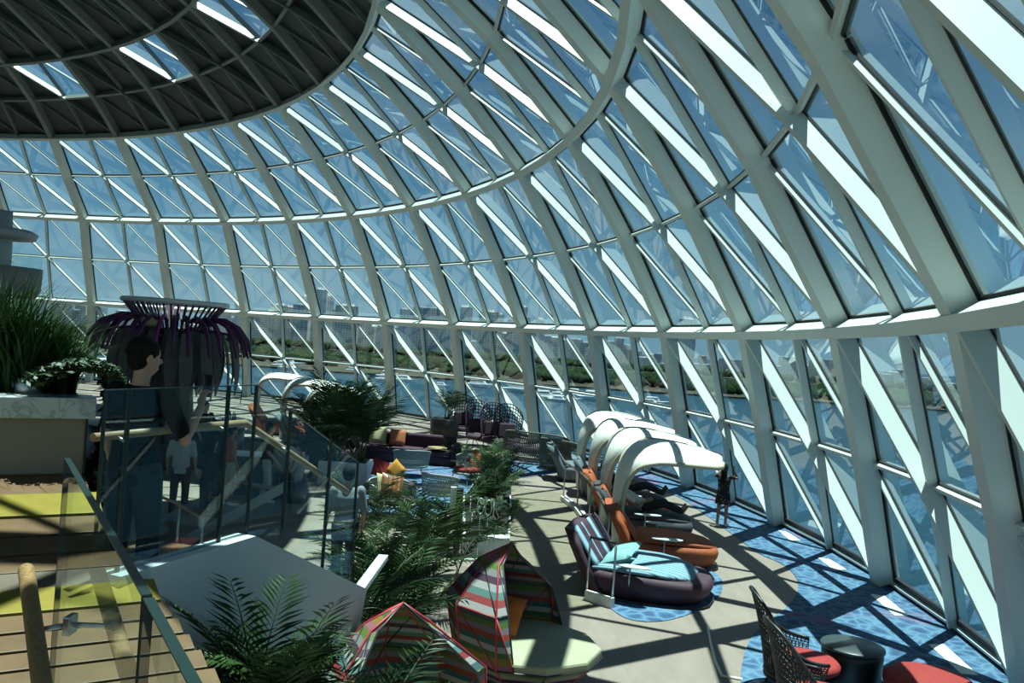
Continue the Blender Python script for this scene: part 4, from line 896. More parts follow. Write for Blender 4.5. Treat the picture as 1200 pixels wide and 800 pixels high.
# bar counter below
bar = thing('bar_counter', 'dark curved bar counter under the jellyfish canopy', 'bar', (jc.x, jc.y, 0)); BARM = mat('dark_bar_front', (0.02, 0.024, 0.03), 0.4); BART = mat('pale_bar_top', (0.45, 0.47, 0.46), 0.3)
MB().lathe([(2.05, 0.0), (2.10, 1.02), (1.60, 1.02), (1.60, 0.0)], 40, a0=-2.6, a1=1.0).build('counter_front', BARM, bar); MB().lathe([(1.55, 1.03), (2.35, 1.03), (2.38, 1.08), (1.55, 1.09)], 40, a0=-2.6, a1=1.0).build('counter_top', BART, bar)
CO = [(0.05, 0.12, 0.08), (0.25, 0.2, 0.1), (0.4, 0.42, 0.42), (0.08, 0.03, 0.02)]; r = random.Random(8)
for i in range(12):
    a = -1.15 + 0.17*i; p = Vector((jc.x + 1.8*math.cos(a), jc.y + 1.8*math.sin(a), 1.09)); h = r.uniform(0.16, 0.32)
    mb = MB(); mb.lathe([(0.04, 0), (0.042, h*0.6), (0.016, h*0.78), (0.016, h)], 10); o = mb.build('bottle', mat('bottle_%d' % (i % 4), CO[i % 4], 0.2)); o.location = p; tag(o, 'small bottle standing on the bar counter', 'bottle', 'bottles on the bar counter')
def stool(label, x, y):
    t = thing('bar_stool', label, 'stool', (x, y, 0), 0, 'bar stools')
    MB().lathe([(0.02, 0.72), (0.20, 0.72), (0.20, 0.78), (0.02, 0.79)], 16).build('seat', BARM, t)
    for sx_, sy_ in ((1, 1), (1, -1), (-1, 1), (-1, -1)): MB().tube([(0.14*sx_, 0.14*sy_, 0.73), (0.19*sx_, 0.19*sy_, 0)], 0.014, 6).build('leg', DKM, t)
    for z in (0.25, 0.45): MB().tube([(0.17*math.cos(a*PI/2+PI/4)*1.3, 0.17*math.sin(a*PI/2+PI/4)*1.3, z) for a in range(4)], 0.010, 6, loop=True).build('foot_ring', DKM, t)
    MB().box((-0.17, 0, 0.98), (0.03, 0.34, 0.14)).build('backrest', DKM, t)
stool('bar stool at the right end of the bar', jc.x+2.75, jc.y-0.4); stool('bar stool at the front of the bar', jc.x+2.3, jc.y-1.6)
# ================================================================== mezzanine at the far left
mz = thing('mezzanine', 'round mezzanine balcony with glass rail and disc roof at the far left', 'balcony', (-14.2, 23.0, 0)); MZ = Vector((-14.2, 23, 0)); CON = mat('grey_cladding', (0.30, 0.28, 0.24), 0.6); CONL = mat('light_cladding', (0.42, 0.44, 0.43), 0.5)
MB().lathe([(0.42, 0), (0.38, 5.6), (0.34, 6.5)], 20, (0.15, 0, 0)).build('column', CONL, mz); MB().lathe([(0.2, 5.70), (1.05, 5.76), (1.12, 5.92), (0.95, 6.02), (0.2, 6.06)], 32).build('disc_roof', CONL, mz)
MB().lathe([(0.3, 4.1), (1.15, 4.2), (1.26, 4.4), (1.28, 5.0), (0.3, 5.02)], 36).build('balcony_floor', CON, mz)
for i in range(14): MB().lathe([(1.24, 5.0), (1.24, 5.5)], 3, a0=2*PI*i/14+0.01, a1=2*PI*(i+1)/14-0.01).build('glass_panel', BGLASS, mz)
# ================================================================== far-left hooded loungers, low wall, service counter
for i, (u, v, lab) in enumerate(((300, 506, 'hooded lounger nearest the bar, leftmost of the far trio'), (331, 519, 'hooded lounger in the middle of the far trio'), (357, 534, 'rightmost hooded lounger of the far trio, beside the big palms'))):
    p = at_z(u, v); t = lounger('hooded_lounger', lab, (p.x+0.7, p.y, 0), 0.12, (ORNG, SLATE, ORNG)[i], (ORNG, SLATE, ORNG)[i], NAVY, 1.2, 1.8, 'far hooded loungers'); hood(t, 1.6, 2.1, 1.2, -0.66, 0.1, 0.0)
t = thing('low_wall', 'low white curved wall in front of the far hooded loungers', 'wall', (*at_z(340, 545).xy, 0))
mb = MB(); pts = [at_z(u, v) - t.location for u, v in ((290, 536), (312, 540), (332, 548), (346, 558))]
for a, b in zip(pts, pts[1:]): mb.bar(a, b, 0.35, 0.0, 0.62, (0, 0, 1))
mb.build('wall_block', PLW, t)
t = thing('service_counter', 'blue grey service counter with a pale top behind the man in light trousers', 'counter', (*at_z(292, 578).xy, 0), 0.1); SLT = mat('blue_grey_front', (0.035, 0.06, 0.08), 0.5)
MB().box((0, 0, 0.45), (0.75, 0.6, 0.90)).build('body', SLT, t); MB().box((0, 0, 0.92), (0.8, 0.65, 0.04)).build('top', PLW, t)
# lower stair flight seen through the balustrade
t = thing('side_stair', 'flight of stairs with pale stringers behind the glass balustrade', 'stairs', (*at_z(235, 640).xy, 0)); STG = mat('pale_stringer', (0.17, 0.21, 0.22), 0.5)
s0 = at_z(215, 640); s1 = at_z(250, 640) + Vector((0.9, 1.2, 0.85))
for o in (Vector((0, 0, 0)), Vector((-0.9, 0.5, 0))): 
    mb = MB(); mb.bar(s0 + o - t.location, s1 + o - t.location, 0.04, -0.02, 0.16, (0, 0, 1)); mb.build('stringer', STG, t)
for i in range(4):
    c_ = s0.lerp(s1, (i+0.5)/4) + Vector((-0.45, 0.25, 0.12)) - t.location; MB().box(c_, (0.9, 0.30, 0.04), Matrix.Rotation(-0.5, 3, 'Z')).build('tread', OAK, t)
rail('side_railing', 'oak handrail on steel posts below the man with the phone', [(182, 655), (205, 668), (232, 690)], 1.0, WOODR)
# ================================================================== people
SKIN = mat('skin_light', (0.42, 0.24, 0.16), 0.55); SKIND = mat('skin_tan', (0.26, 0.14, 0.085), 0.55); HAIRB = mat('black_hair', (0.006, 0.005, 0.004), 0.8, noise=(60, (0.014, 0.011, 0.008), 2), spec=0.15); SHOEW = mat('white_shoe', (0.55, 0.55, 0.52), 0.5); SHOEB = mat('black_shoe', (0.012, 0.012, 0.013), 0.5)
def V(*a): return Vector(a)
def remesh(o, vox, it=4):
    m = o.modifiers.new('remesh', 'REMESH'); m.mode = 'VOXEL'; m.voxel_size = vox; m.use_smooth_shade = True
    s_ = o.modifiers.new('smooth', 'SMOOTH'); s_.factor = 0.5; s_.iterations = it
    return o
def stand_pose(H=1.72, lean=0.0, arms=((0.02, 0.05), (0.02, 0.05)), step=0.05, feet=0.10):
    """joints of a standing figure; x right, y forward, z up. arms: (outward, forward) hand offsets"""
    k = H/1.72; j = {}
    j['pel'] = V(0, 0, 0.93); j['chest'] = V(0, 0.0+lean, 1.28); j['neck'] = V(0, 0.0+lean*1.3, 1.46); j['head'] = V(0, 0.02+lean*1.5, 1.60)
    for sg, nm, (ou, fo) in ((-1, 'l', arms[0]), (1, 'r', arms[1])):
        j['sh'+nm] = V(sg*0.185, lean, 1.40); j['el'+nm] = V(sg*(0.235+ou*0.6), -0.02+fo*0.3+lean, 1.13); j['wr'+nm] = V(sg*(0.24+ou), 0.04+fo+lean, 0.89)
        j['hip'+nm] = V(sg*0.095, 0, 0.90); j['kn'+nm] = V(sg*feet*1.0, 0.03+step*sg*0.5, 0.49); j['an'+nm] = V(sg*feet, -0.02+step*sg, 0.085); j['toe'+nm] = V(sg*(feet+0.025), 0.15+step*sg, 0.03)
    for a in j: j[a] = j[a]*k
    j['k'] = k; return j
def hand(mb, wr, d, up, k, curl=0.5, grip=0.0):
    """palm, four bent fingers of unequal length and a thumb off the palm's side"""
    d = d.normalized(); up = (up - d*up.dot(d)).normalized(); sd_ = d.cross(up)
    pc = wr + d*0.045*k; mb.ell(pc, (0.040*k, 0.017*k, 0.048*k), 10, 6, Matrix((sd_, up, d)).transposed())
    for i, L in enumerate((0.070, 0.080, 0.075, 0.058)):
        b = wr + d*0.082*k + sd_*(-0.030+0.020*i)*k; p1 = b + (d*math.cos(curl*0.6) - up*math.sin(curl*0.6))*L*0.5*k; p2 = p1 + (d*math.cos(curl*1.7) - up*math.sin(curl*1.7))*L*0.5*k
        mb.tube([wr + d*0.05*k + sd_*(-0.026+0.017*i)*k, b, p1, p2], [0.011*k, 0.011*k, 0.010*k, 0.008*k], 6)
    t0 = wr + d*0.022*k - sd_*0.030*k; t1 = t0 + (d*0.55 - sd_*0.7 - up*0.25).normalized()*0.035*k; t2 = t1 + (d*0.95 - sd_*0.1 - up*0.35).normalized()*0.030*k
    mb.tube([t0, t1, t2], [0.013*k, 0.012*k, 0.009*k], 6)
def taper(mb, pts, rs, n=10):
    # limb with intermediate rings so joints stay round
    P_, R_ = [], []
    for i in range(len(pts)-1):
        for s_ in (0, 0.34, 0.67): P_.append(pts[i].lerp(pts[i+1], s_)); R_.append(lerp(rs[i], rs[i+1], s_))
    P_.append(pts[-1]); R_.append(rs[-1]); mb.tube(P_, R_, n)
    for p, r_ in zip(pts, rs): mb.ell(p, (r_, r_, r_), 8, 6)
def torso(mb, j, g=0.0, low=0.0, w=1.0):
    k = j['k']; a, b, c = j['pel'], j['chest'], j['neck']; ax = (j['shr']-j['shl']).normalized(); rings = []
    ff = ax.cross((c-a).normalized())
    for p, rx, ry in ((a - (b-a).normalized()*(0.06*k+low), 0.15, 0.115), (a, 0.165, 0.125), (a.lerp(b, 0.45), 0.145, 0.108), (a.lerp(b, 0.8), 0.165, 0.118), (b + (c-b)*0.15, 0.175, 0.118), (b.lerp(c, 0.62), 0.145, 0.085), (b.lerp(c, 0.92), 0.07, 0.06)):
        rings.append([p + (ax*math.cos(2*PI*q/14)*(rx*w*k+g) + ff*math.sin(2*PI*q/14)*(ry*w*k+g)) for q in range(14)])
    mb.loft(rings)
def person(label, j, loc, rz, shirt, trousers, skin=SKIN, hair=HAIRB, shoes=SHOEB, sleeves=0.5, legs=1.0, hairlen=0.0, dress=None, vox=0.016, handd=None, headdir=None, cap=None, curl=0.5):
    t = thing('person', label, 'person', loc, rz); k = j['k']; mb = MB()
    torso(mb, j, -0.012)
    taper(mb, [j['chest'].lerp(j['neck'], 0.6), j['neck'], j['head'] - (j['head']-j['neck'])*0.35], [0.06*k, 0.054*k, 0.054*k])
    hd = (headdir or V(0, 1, 0)).normalized(); hu = (j['head']-j['neck']).normalized(); hu = (hu - hd*hu.dot(hd)).normalized(); hs = hd.cross(hu); HM = Matrix((hs, hd, hu)).transposed(); hc = j['head'] + hu*0.02*k
    mb.ell(hc + hu*0.02*k, (0.078*k, 0.096*k, 0.105*k), 14, 10, HM); mb.ell(hc - hu*0.045*k + hd*0.025*k, (0.058*k, 0.068*k, 0.075*k), 12, 8, HM)     # skull, jaw
    mb.tube([hc + hd*0.088*k + hu*0.02*k, hc + hd*0.112*k - hu*0.025*k], [0.010*k, 0.016*k], 6)                          # nose
    mb.ell(hc + hd*0.088*k - hu*0.062*k, (0.026*k, 0.010*k, 0.009*k), 8, 5, HM)                                                # lips
    for sg in (-1, 1): mb.ell(hc + hs*sg*0.080*k - hu*0.005*k, (0.012*k, 0.022*k, 0.033*k), 8, 6, HM)                          # ears
    for nm, sg in (('l', -1), ('r', 1)):
        taper(mb, [j['sh'+nm], j['el'+nm], j['wr'+nm]], [0.052*k, 0.040*k, 0.027*k]); d, up = (handd or {}).get(nm, ((j['wr'+nm]-j['el'+nm]), V(-sg, 0.2, 0))); hand(mb, j['wr'+nm], d, up, k, curl)
        taper(mb, [j['hip'+nm], j['kn'+nm], j['an'+nm]], [0.085*k, 0.055*k, 0.038*k]); taper(mb, [j['an'+nm], j['toe'+nm]], [0.042*k, 0.030*k])
    body = remesh(mb.build('body', skin, t), vox*0.8)
    eye = MB()
    for sg in (-1, 1): eye.ell(hc + hs*sg*0.034*k + hd*0.088*k + hu*0.012*k, (0.014*k, 0.006*k, 0.008*k), 8, 5, HM)
    eye.build('eyes', HAIRB, body)
    if shirt:
        mb = MB(); torso(mb, j, 0.012, 0.05*k if not dress else 0.0)
        for nm in 'lr':
            e = j['sh'+nm].lerp(j['el'+nm], min(1, sleeves*2)) if sleeves <= 0.5 else j['el'+nm].lerp(j['wr'+nm], sleeves*2-1)
            if sleeves > 0: taper(mb, [j['sh'+nm], e] if sleeves <= 0.5 else [j['sh'+nm], j['el'+nm], e], [0.064*k, 0.054*k] if sleeves <= 0.5 else [0.070*k, 0.054*k, 0.040*k])
        remesh(mb.build('dress_top' if dress else 'shirt', shirt, t), vox)
    if dress:
        mb = MB(); rings = []; a = j['pel']
        for z, rr in ((0.14, 0.150), (0.0, 0.185), (-0.15, 0.21), (-0.30, 0.225)): rings.append([a + V(rr*k*math.cos(2*PI*q/18), rr*0.78*k*math.sin(2*PI*q/18), z*k) for q in range(18)])
        mb.loft(rings); mb.build('skirt', dress, t)
    if trousers:
        mb = MB(); a = j['pel']; mb.ell(a, (0.178*k, 0.138*k, 0.11*k), 14, 8)
        for nm in 'lr':
            e = j['kn'+nm].lerp(j['an'+nm], (legs-0.5)*2) if legs > 0.5 else j['hip'+nm].lerp(j['kn'+nm], legs*2)
            taper(mb, [j['hip'+nm], j['kn'+nm], e] if legs > 0.5 else [j['hip'+nm], e], [0.105*k, 0.075*k, 0.062*k] if legs > 0.5 else [0.105*k, 0.092*k])
        remesh(mb.build('trousers' if legs > 0.6 else 'shorts', trousers, t), vox)
    if shoes:
        for nm in 'lr':
            mb = MB(); taper(mb, [j['an'+nm] - V(0, 0.03*k, 0.035*k) if abs(j['toe'+nm].z - j['an'+nm].z) < 0.1*k else j['an'+nm], j['toe'+nm]], [0.048*k, 0.040*k]); remesh(mb.build('shoe', shoes, t), vox*0.8, 2)
    mb = MB(); mb.ell(hc + hu*0.040*k - hd*0.016*k, (0.092*k, 0.104*k, 0.102*k), 14, 10, HM)
    if hairlen: taper(mb, [hc - hd*0.05*k + hu*0.03*k, hc - hd*0.085*k - hu*0.10*k, j['neck'] - hd*0.10*k - V(0, 0, hairlen)], [0.085*k, 0.088*k, 0.05*k])
    else: mb.ell(hc - hd*0.040*k - hu*0.012*k, (0.084*k, 0.068*k, 0.080*k), 12, 8, HM)
    remesh(mb.build('hair', hair, t), vox*0.9, 2)
    if cap: MB().ell(hc + hu*0.075*k, (0.094*k, 0.106*k, 0.07*k), 14, 8, HM).build('cap', cap, t)
    return t
TEE_D = mat('charcoal_tee', (0.008, 0.010, 0.012), 0.9, spec=0.1); TEE_W = mat('grey_white_tee', (0.34, 0.38, 0.38), 0.85); TEE_O = mat('orange_tank', (0.46, 0.10, 0.045), 0.8); TEE_B = mat('black_tee', (0.008, 0.009, 0.010), 0.85); JEANS = mat('dark_jeans', (0.012, 0.018, 0.030), 0.85); KHAKI = mat('light_khaki', (0.36, 0.34, 0.28), 0.85); SHIRTG = mat('pale_grey_shirt', (0.17, 0.205, 0.22), 0.85); NAVYT = mat('navy_trousers', (0.014, 0.016, 0.022), 0.85); WHT = mat('white_top', (0.50, 0.52, 0.50), 0.85)
def floral():
    m = bpy.data.materials.new('black_floral_print'); m.use_nodes = True; n = m.node_tree; b = n.nodes['Principled BSDF']; b.inputs['Roughness'].default_value = 0.85
    tc = n.nodes.new('ShaderNodeTexCoord'); v = n.nodes.new('ShaderNodeTexVoronoi'); v.inputs['Scale'].default_value = 14; n.links.new(tc.outputs['Object'], v.inputs['Vector'])
    r_ = n.nodes.new('ShaderNodeValToRGB'); e = r_.color_ramp.elements; e[0].position = 0.20; e[0].color = (0.30, 0.24, 0.22, 1); e[1].position = 0.30; e[1].color = (0.010, 0.010, 0.014, 1); n.links.new(v.outputs['Distance'], r_.inputs[0]); n.links.new(r_.outputs[0], b.inputs['Base Color']); return m
FLOR = floral()
# man with the phone on the terrace, seen from behind, turned to the right
mp = at_d(166, 430, 5.5); j = stand_pose(1.74)
j['shr'] = V(0.185, 0.03, 1.40); j['elr'] = V(0.30, 0.10, 1.13); j['wrr'] = V(0.24, 0.30, 1.33)
man_rz = -0.35
tman = person('man in a dark t-shirt seen from behind, holding up a phone', j, (mp.x, mp.y, DECK), man_rz, TEE_D, JEANS, SKIN, sleeves=0.40, vox=0.011, handd={'r': (V(0, 0.15, 1), V(-0.3, -1, 0.1))}, headdir=V(0.42, 0.9, -0.10), curl=1.0)
Mm = Matrix.Rotation(man_rz, 4, 'Z'); pp = Vector((mp.x, mp.y, DECK)) + Mm @ V(0.235, 0.355, 1.47)
ph = thing('phone', 'dark smartphone held up by the man on the terrace', 'phone', pp, man_rz); MB().box((0, 0, 0), (0.075, 0.010, 0.150), Matrix.Rotation(-0.1, 3, 'X')).build('case', DKM, ph, bevel=0.004); MB().box((0, -0.0065, 0), (0.066, 0.002, 0.138), Matrix.Rotation(-0.1, 3, 'X')).build('screen', mat('phone_screen', (0.01, 0.012, 0.015), 0.1), ph)
# girl at the glass
gp = at_z(845, 617); j = stand_pose(1.42)
for nm, sg in (('l', -1), ('r', 1)): j['el'+nm] = V(sg*0.255, 0.16, 1.12); j['wr'+nm] = V(sg*0.135, 0.30, 1.27)
person('girl in a black floral dress standing at the glass with raised arms', j, (gp.x, gp.y, 0.012), -0.5, FLOR, None, SKIND, shoes=SHOEW, sleeves=0.25, hairlen=0.20, dress=FLOR, vox=0.011, handd={'l': (V(0.3, 0.3, 1), V(0.2, -1, 0)), 'r': (V(-0.3, 0.3, 1), V(-0.2, -1, 0))})
# group on the lower floor at the left
def stand_at(label, u, v, H, rz, sh, tr, **kw):
    p = at_z(u, v); j = stand_pose(H, arms=kw.pop('arms', ((0.02, 0.05), (0.02, 0.05))), step=kw.pop('step', 0.06)); return person(label, j, (p.x, p.y, 0.0), rz, sh, tr, **kw)
stand_at('man in a grey white t-shirt and dark jeans standing with his back turned', 208, 604, 1.78, 0.2, TEE_W, JEANS, sleeves=0.42)
stand_at('person all in black standing beside the man in the grey white t-shirt', 242, 622, 1.76, -0.2, TEE_B, TEE_B, sleeves=0.45, legs=0.72, hairlen=0.12)
stand_at('person in an orange tank top and shorts with a dark bag', 266, 592, 1.70, -1.0, TEE_O, KHAKI, sleeves=0.0, legs=0.42, skin=SKIND, shoes=SHOEW)
stand_at('man in a dark t-shirt and light khaki trousers standing side on', 310, 588, 1.74, -1.45, TEE_D, KHAKI, sleeves=0.42, arms=((0.0, 0.30), (0.0, 0.22)), shoes=SHOEW)
pm = at_d(410, 540, 12.6); person('man in a pale grey shirt behind the balustrade corner, seen from the back', stand_pose(1.80), (pm.x, pm.y, 0.10), 0.3, SHIRTG, NAVYT, sleeves=0.62)
stand_at('bartender in black behind the bar counter', 236, 548, 1.74, -2.2, TEE_B, TEE_B, sleeves=0.6, arms=((0.1, 0.35), (0.1, 0.3)))
def sit_pose(H=1.7, seat=0.46, rec=0.25):
    k = H/1.72; j = {'k': k}; j['pel'] = V(0, 0, seat+0.10); j['chest'] = V(0, -rec, seat+0.43); j['neck'] = V(0, -rec*1.35, seat+0.60); j['head'] = V(0, -rec*1.35+0.03, seat+0.75)
    for sg, nm in ((-1, 'l'), (1, 'r')):
        j['sh'+nm] = V(sg*0.185, -rec*1.1, seat+0.54); j['el'+nm] = V(sg*0.25, -rec*0.7+0.02, seat+0.28); j['wr'+nm] = V(sg*0.17, 0.16, seat+0.22); j['hip'+nm] = V(sg*0.095, 0.02, seat+0.10); j['kn'+nm] = V(sg*0.12, 0.44, seat+0.10); j['an'+nm] = V(sg*0.12, 0.46, 0.085); j['toe'+nm] = V(sg*0.14, 0.63, 0.03)
    return j
p = at_z(383, 545); person('person in a patterned top sitting beside the far hooded loungers', sit_pose(), (p.x, p.y, 0), 0.6, mat('mauve_top', (0.16, 0.08, 0.08), 0.85), NAVYT, sleeves=0.35); tt = thing('stool', 'low dark stool under the person beside the far loungers', 'stool', (p.x, p.y, 0)); MB().lathe([(0.22, 0), (0.25, 0.2), (0.22, 0.45), (0.02, 0.46)], 16).build('drum', BARM, tt)
p = at_z(345, 588); person('seated person in a pale top behind the man in khaki trousers', sit_pose(1.7, 0.46, 0.1), (p.x, p.y, 0), 1.2, SHIRTG, NAVYT, sleeves=0.4); tt = thing('stool', 'low dark stool under the seated person in the pale top', 'stool', (p.x, p.y, 0)); MB().lathe([(0.22, 0), (0.25, 0.2), (0.22, 0.45), (0.02, 0.46)], 16).build('drum', BARM, tt)
# people lying under the hoods
def lie_pose(H=1.70, z=0.56):
    k = H/1.72; j = {'k': k}; j['pel'] = V(0, 0.0, z+0.08); j['chest'] = V(0, -0.32, z+0.24); j['neck'] = V(0, -0.47, z+0.36); j['head'] = V(0, -0.56, z+0.50)
    for sg, nm in ((-1, 'l'), (1, 'r')):
        j['sh'+nm] = V(sg*0.185, -0.40, z+0.30); j['el'+nm] = V(sg*0.27, -0.14, z+0.14); j['wr'+nm] = V(sg*0.12, 0.06, z+0.20); j['hip'+nm] = V(sg*0.095, 0.02, z+0.07)
        j['kn'+nm] = V(sg*0.12, 0.42, z+0.16); j['an'+nm] = V(sg*0.11, 0.82, z+0.02); j['toe'+nm] = V(sg*0.15, 0.90, z+0.15)
    return j
person('person in a white top and dark trousers lying with bare feet under the second hood', lie_pose(), (2.95+0.10, 18.3-0.05, 0.0), -PI/2-0.08, WHT, NAVYT, SKIND, shoes=None, sleeves=0.35, headdir=V(0, 0.9, 0.5), legs=0.95)
person('person in dark clothes lying under the third hood', lie_pose(), (2.88+0.15, 20.5, 0.0), -PI/2-0.08, TEE_B, NAVYT, SKIND, shoes=SHOEB, sleeves=0.35, headdir=V(0, 0.9, 0.5), legs=0.95)
# ================================================================== outside: bay, islands, skyline
def sea_mat():
    m = bpy.data.materials.new('bay_water'); m.use_nodes = True; n = m.node_tree; b = n.nodes['Principled BSDF']
    b.inputs['Base Color'].default_value = (0.022, 0.095, 0.15, 1); b.inputs['Roughness'].default_value = 0.22; b.inputs['Specular IOR Level'].default_value = 0.3
    tc = n.nodes.new('ShaderNodeTexCoord'); nz = n.nodes.new('ShaderNodeTexNoise'); nz.inputs['Scale'].default_value = 0.12; nz.inputs['Detail'].default_value = 8
    n.links.new(tc.outputs['Object'], nz.inputs['Vector']); bp = n.nodes.new('ShaderNodeBump'); bp.inputs['Strength'].default_value = 0.5; bp.inputs['Distance'].default_value = 1.5
    n.links.new(nz.outputs[0], bp.inputs['Height']); n.links.new(bp.outputs[0], b.inputs['Normal'])
    n2 = n.nodes.new('ShaderNodeTexNoise'); n2.inputs['Scale'].default_value = 0.012; n2.inputs['Detail'].default_value = 6; n.links.new(tc.outputs['Object'], n2.inputs['Vector'])
    rp = n.nodes.new('ShaderNodeValToRGB'); rp.color_ramp.elements[0].position = 0.35; rp.color_ramp.elements[1].position = 0.7
    rp.color_ramp.elements[0].color = (0.006, 0.026, 0.040, 1); rp.color_ramp.elements[1].color = (0.011, 0.042, 0.060, 1)
    n.links.new(n2.outputs[0], rp.inputs[0]); n.links.new(rp.outputs[0], b.inputs['Base Color'])
    return m
mb = MB(); mb.add([(-14000, -3000, SEA), (14000, -3000, SEA), (14000, 15000, SEA), (-14000, 15000, SEA)], [(0, 1, 2, 3)])
sea = mb.build('sea', sea_mat()); tag(sea, 'dark blue bay water far below the glass dome', 'water', kind='stuff')
SHORE = mat('shore_ground', (0.07, 0.06, 0.045), 0.9, noise=(0.02, (0.035, 0.04, 0.028), 6), spec=0.1)
def island(name, label, y0, y1, x0, x1, seed):
    r = random.Random(seed); n = 60; pts = []
    for i in range(n+1):
        t = i/n; pts.append((lerp(x0, x1, t), y0 + 40*math.sin(t*9+seed) + r.uniform(-14, 14), SEA+1.6))
    for i in range(n+1):
        t = 1-i/n; pts.append((lerp(x0, x1, t)*1.05, y1 + 30*math.sin(t*7), SEA+1.6))
    mb = MB(); mb.poly(pts, 4.0, (0, 0, 1)); o = mb.build(name, SHORE); return tag(o, label, 'island')
near_isl = island('island', 'near low wooded island across the bay, in front of the skyline', 900, 1330, -1000, 1400, 2)
far_isl = island('mainland_shore', 'long far shore that carries the city towers', 1750, 3800, -2600, 2600, 5)
# trees: rounded crowns, joined per wood
LEAFD = mat('far_tree_leaves', (0.010, 0.022, 0.009), 0.95, noise=(0.08, (0.022, 0.038, 0.016), 5), spec=0.0)
def wood(name, label, n, xr, yr, hr, seed, z0=SEA+1.0):
    r = random.Random(seed); mb = MB()
    for i in range(n):
        x, y = r.uniform(*xr), r.uniform(*yr); h = r.uniform(*hr); w = h*r.uniform(0.4, 0.8)
        rings = []; m = 7
        for j, (rr, zz) in enumerate(((0.12, 0), (0.9, 0.25), (1.0, 0.5), (0.7, 0.8), (0.05, 1.0))):
            rings.append([Vector((x + w*rr*r.uniform(0.75, 1.2)*math.cos(2*PI*q/m), y + w*rr*r.uniform(0.75, 1.2)*math.sin(2*PI*q/m), z0 + h*zz*r.uniform(0.93, 1.05))) for q in range(m)])
        mb.loft(rings)
    return tag(mb.build(name, LEAFD), label, 'trees', kind='stuff')
wood('shore_woodland', 'dark green trees covering the near island', 3200, (-900, 1250), (960, 1320), (5, 14), 3)
wood('city_trees', 'green belt of trees along the foot of the city towers', 1600, (-2200, 2200), (1770, 1850), (8, 18), 4)
# marina boats and white yachts
HULL = mat('white_hull', (0.75, 0.78, 0.78), 0.35); CABIN = mat('dark_cabin_glass', (0.03, 0.04, 0.05), 0.2)
def yacht(x, y, L, rz, label):
    t = thing('yacht', label, 'boat', (x, y, SEA), rz, 'boats on the bay')
    mb = MB(); rings = []
    for s_, w, z in ((-0.5, 0.10, 0.0), (-0.45, 0.13, 0), (0, 0.15, 0), (0.3, 0.10, 0.01), (0.5, 0.005, 0.03)):
        rings.append([Vector((s_*L, -w*L, L*(0.10+z))), Vector((s_*L, -w*L*0.8, -0.2)), Vector((s_*L, w*L*0.8, -0.2)), Vector((s_*L, w*L, L*(0.10+z)))])
    mb.loft(rings, smooth=False); mb.build('hull', HULL, t)
    cb = MB().box((-0.08*L, 0, L*0.14), (L*0.5, L*0.2, L*0.08), taper=0.85).build('cabin', HULL, t)
    MB().box((-0.10*L, 0, L*0.195), (L*0.34, L*0.17, L*0.03), taper=0.9).build('window_band', CABIN, cb)
    MB().box((-0.10*L, 0, L*0.225), (L*0.38, L*0.18, L*0.03), taper=0.9).build('flybridge', HULL, t)
r = random.Random(11)
def on_sea(u, v): return at_z(u, v, SEA)
for i in range(26):
    u = r.uniform(310, 640) if i < 16 else r.uniform(640, 800)
    base = 425 + (u-370)*0.11
    p = on_sea(u, base + r.uniform(3, 14)); yacht(p.x, p.y, r.uniform(14, 34), r.uniform(-0.5, 0.5), 'small white motor yacht moored along the near island shore')
p = on_sea(132, 455); yacht(p.x, p.y, 70, 0.25, 'large white yacht seen behind the head of the man with the phone')
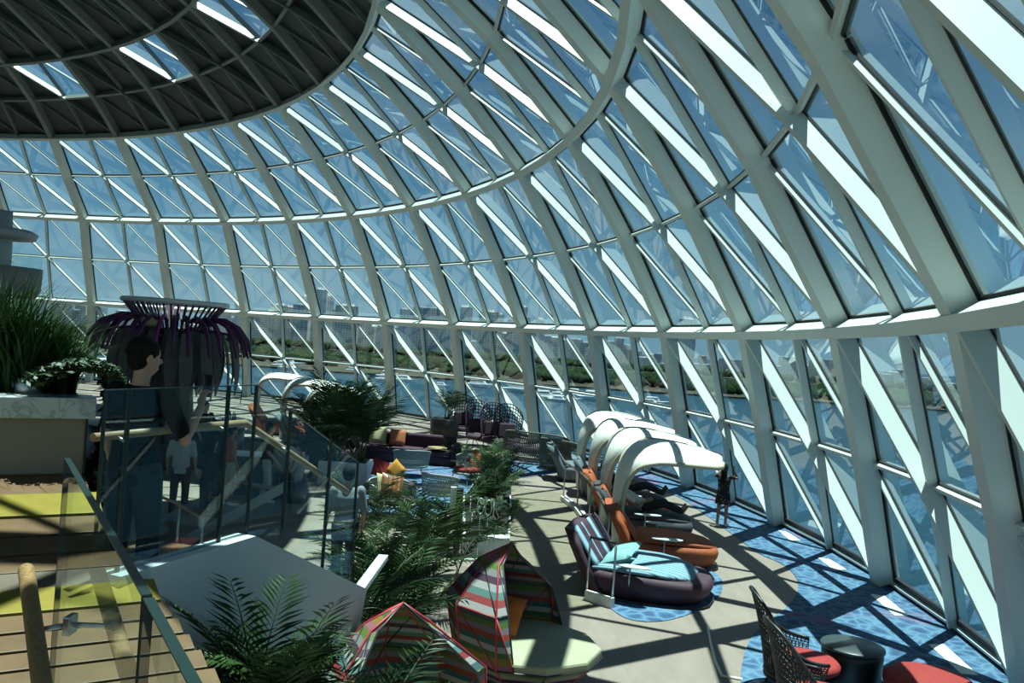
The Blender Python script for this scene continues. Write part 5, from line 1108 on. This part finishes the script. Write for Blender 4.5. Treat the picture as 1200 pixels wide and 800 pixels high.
# city towers
TW = []
def tower_mat(i, a, b_, sx, sz):
    m = bpy.data.materials.new('tower_facade'); m.use_nodes = True; n = m.node_tree; b = n.nodes['Principled BSDF']; b.inputs['Roughness'].default_value = 0.5
    tc = n.nodes.new('ShaderNodeTexCoord'); br = n.nodes.new('ShaderNodeTexBrick'); br.offset = 0.0
    br.inputs['Color1'].default_value = (*b_, 1); br.inputs['Color2'].default_value = (*[c*0.75 for c in b_], 1); br.inputs['Mortar'].default_value = (*a, 1)
    br.inputs['Scale'].default_value = 1.0; br.inputs['Brick Width'].default_value = sx; br.inputs['Row Height'].default_value = sz; br.inputs['Mortar Size'].default_value = 1.3
    mp = n.nodes.new('ShaderNodeMapping'); mp.inputs['Rotation'].default_value = (R(90), 0, 0); n.links.new(tc.outputs['Object'], mp.inputs[0]); n.links.new(mp.outputs[0], br.inputs['Vector'])
    n.links.new(br.outputs[0], b.inputs['Base Color']); return m
TMS = [tower_mat(i, *c) for i, c in enumerate([((0.85, 0.87, 0.87), (0.42, 0.47, 0.50), 7, 4), ((0.80, 0.78, 0.72), (0.44, 0.45, 0.45), 9, 5), ((0.88, 0.9, 0.9), (0.5, 0.57, 0.61), 14, 4), ((0.5, 0.58, 0.63), (0.25, 0.33, 0.4), 5, 6), ((0.84, 0.8, 0.7), (0.45, 0.44, 0.4), 6, 5)])]  # wall and window tones lightened to carry the distance haze
r = random.Random(23)
def tower(x, y, w, d, h, mi, rz):
    t = thing('city_tower', 'pale high-rise block standing in the far city skyline', 'building', (x, y, SEA+1.5), rz, 'towers of the far skyline')
    fc = MB().box((0, 0, h/2), (w, d, h)).build('facade', TMS[mi], t)
    top = MB(); top.box((r.uniform(-0.15, 0.15)*w, 0, h+h*0.03), (w*0.55, d*0.6, h*0.06)); top.build('roof_plant_room', HULL, fc)
def sky_h(u):
    return 66 + 26*math.sin(u*0.021+0.6) + 14*math.sin(u*0.055)
u = -60
while u < 1120:
    u += r.uniform(4.5, 11)
    Y = r.uniform(1900, 2700); p = at_d(u, 395, Y)
    h = max(24, sky_h(u)*r.uniform(0.55, 1.25)) * (1.0 + (Y-1850)/2600)
    if u < 240: h *= 0.6
    if 660 < u < 740: h *= 0.7
    if u > 780: h *= 0.5
    tower(p.x, Y, r.uniform(18, 40), r.uniform(18, 34), h, r.randrange(5), r.uniform(-0.5, 0.5))
for u, h, w in ((372, 128, 44), (405, 96, 70), (352, 92, 50), (545, 112, 40), (572, 105, 60), (608, 120, 36), (500, 104, 90), (475, 98, 40), (520, 110, 50), (805, 120, 46)):
    Y = r.uniform(1870, 1900); p = at_d(u, 395, Y); tower(p.x, Y, w*0.7, 26, h, r.randrange(5), r.uniform(-0.2, 0.2))
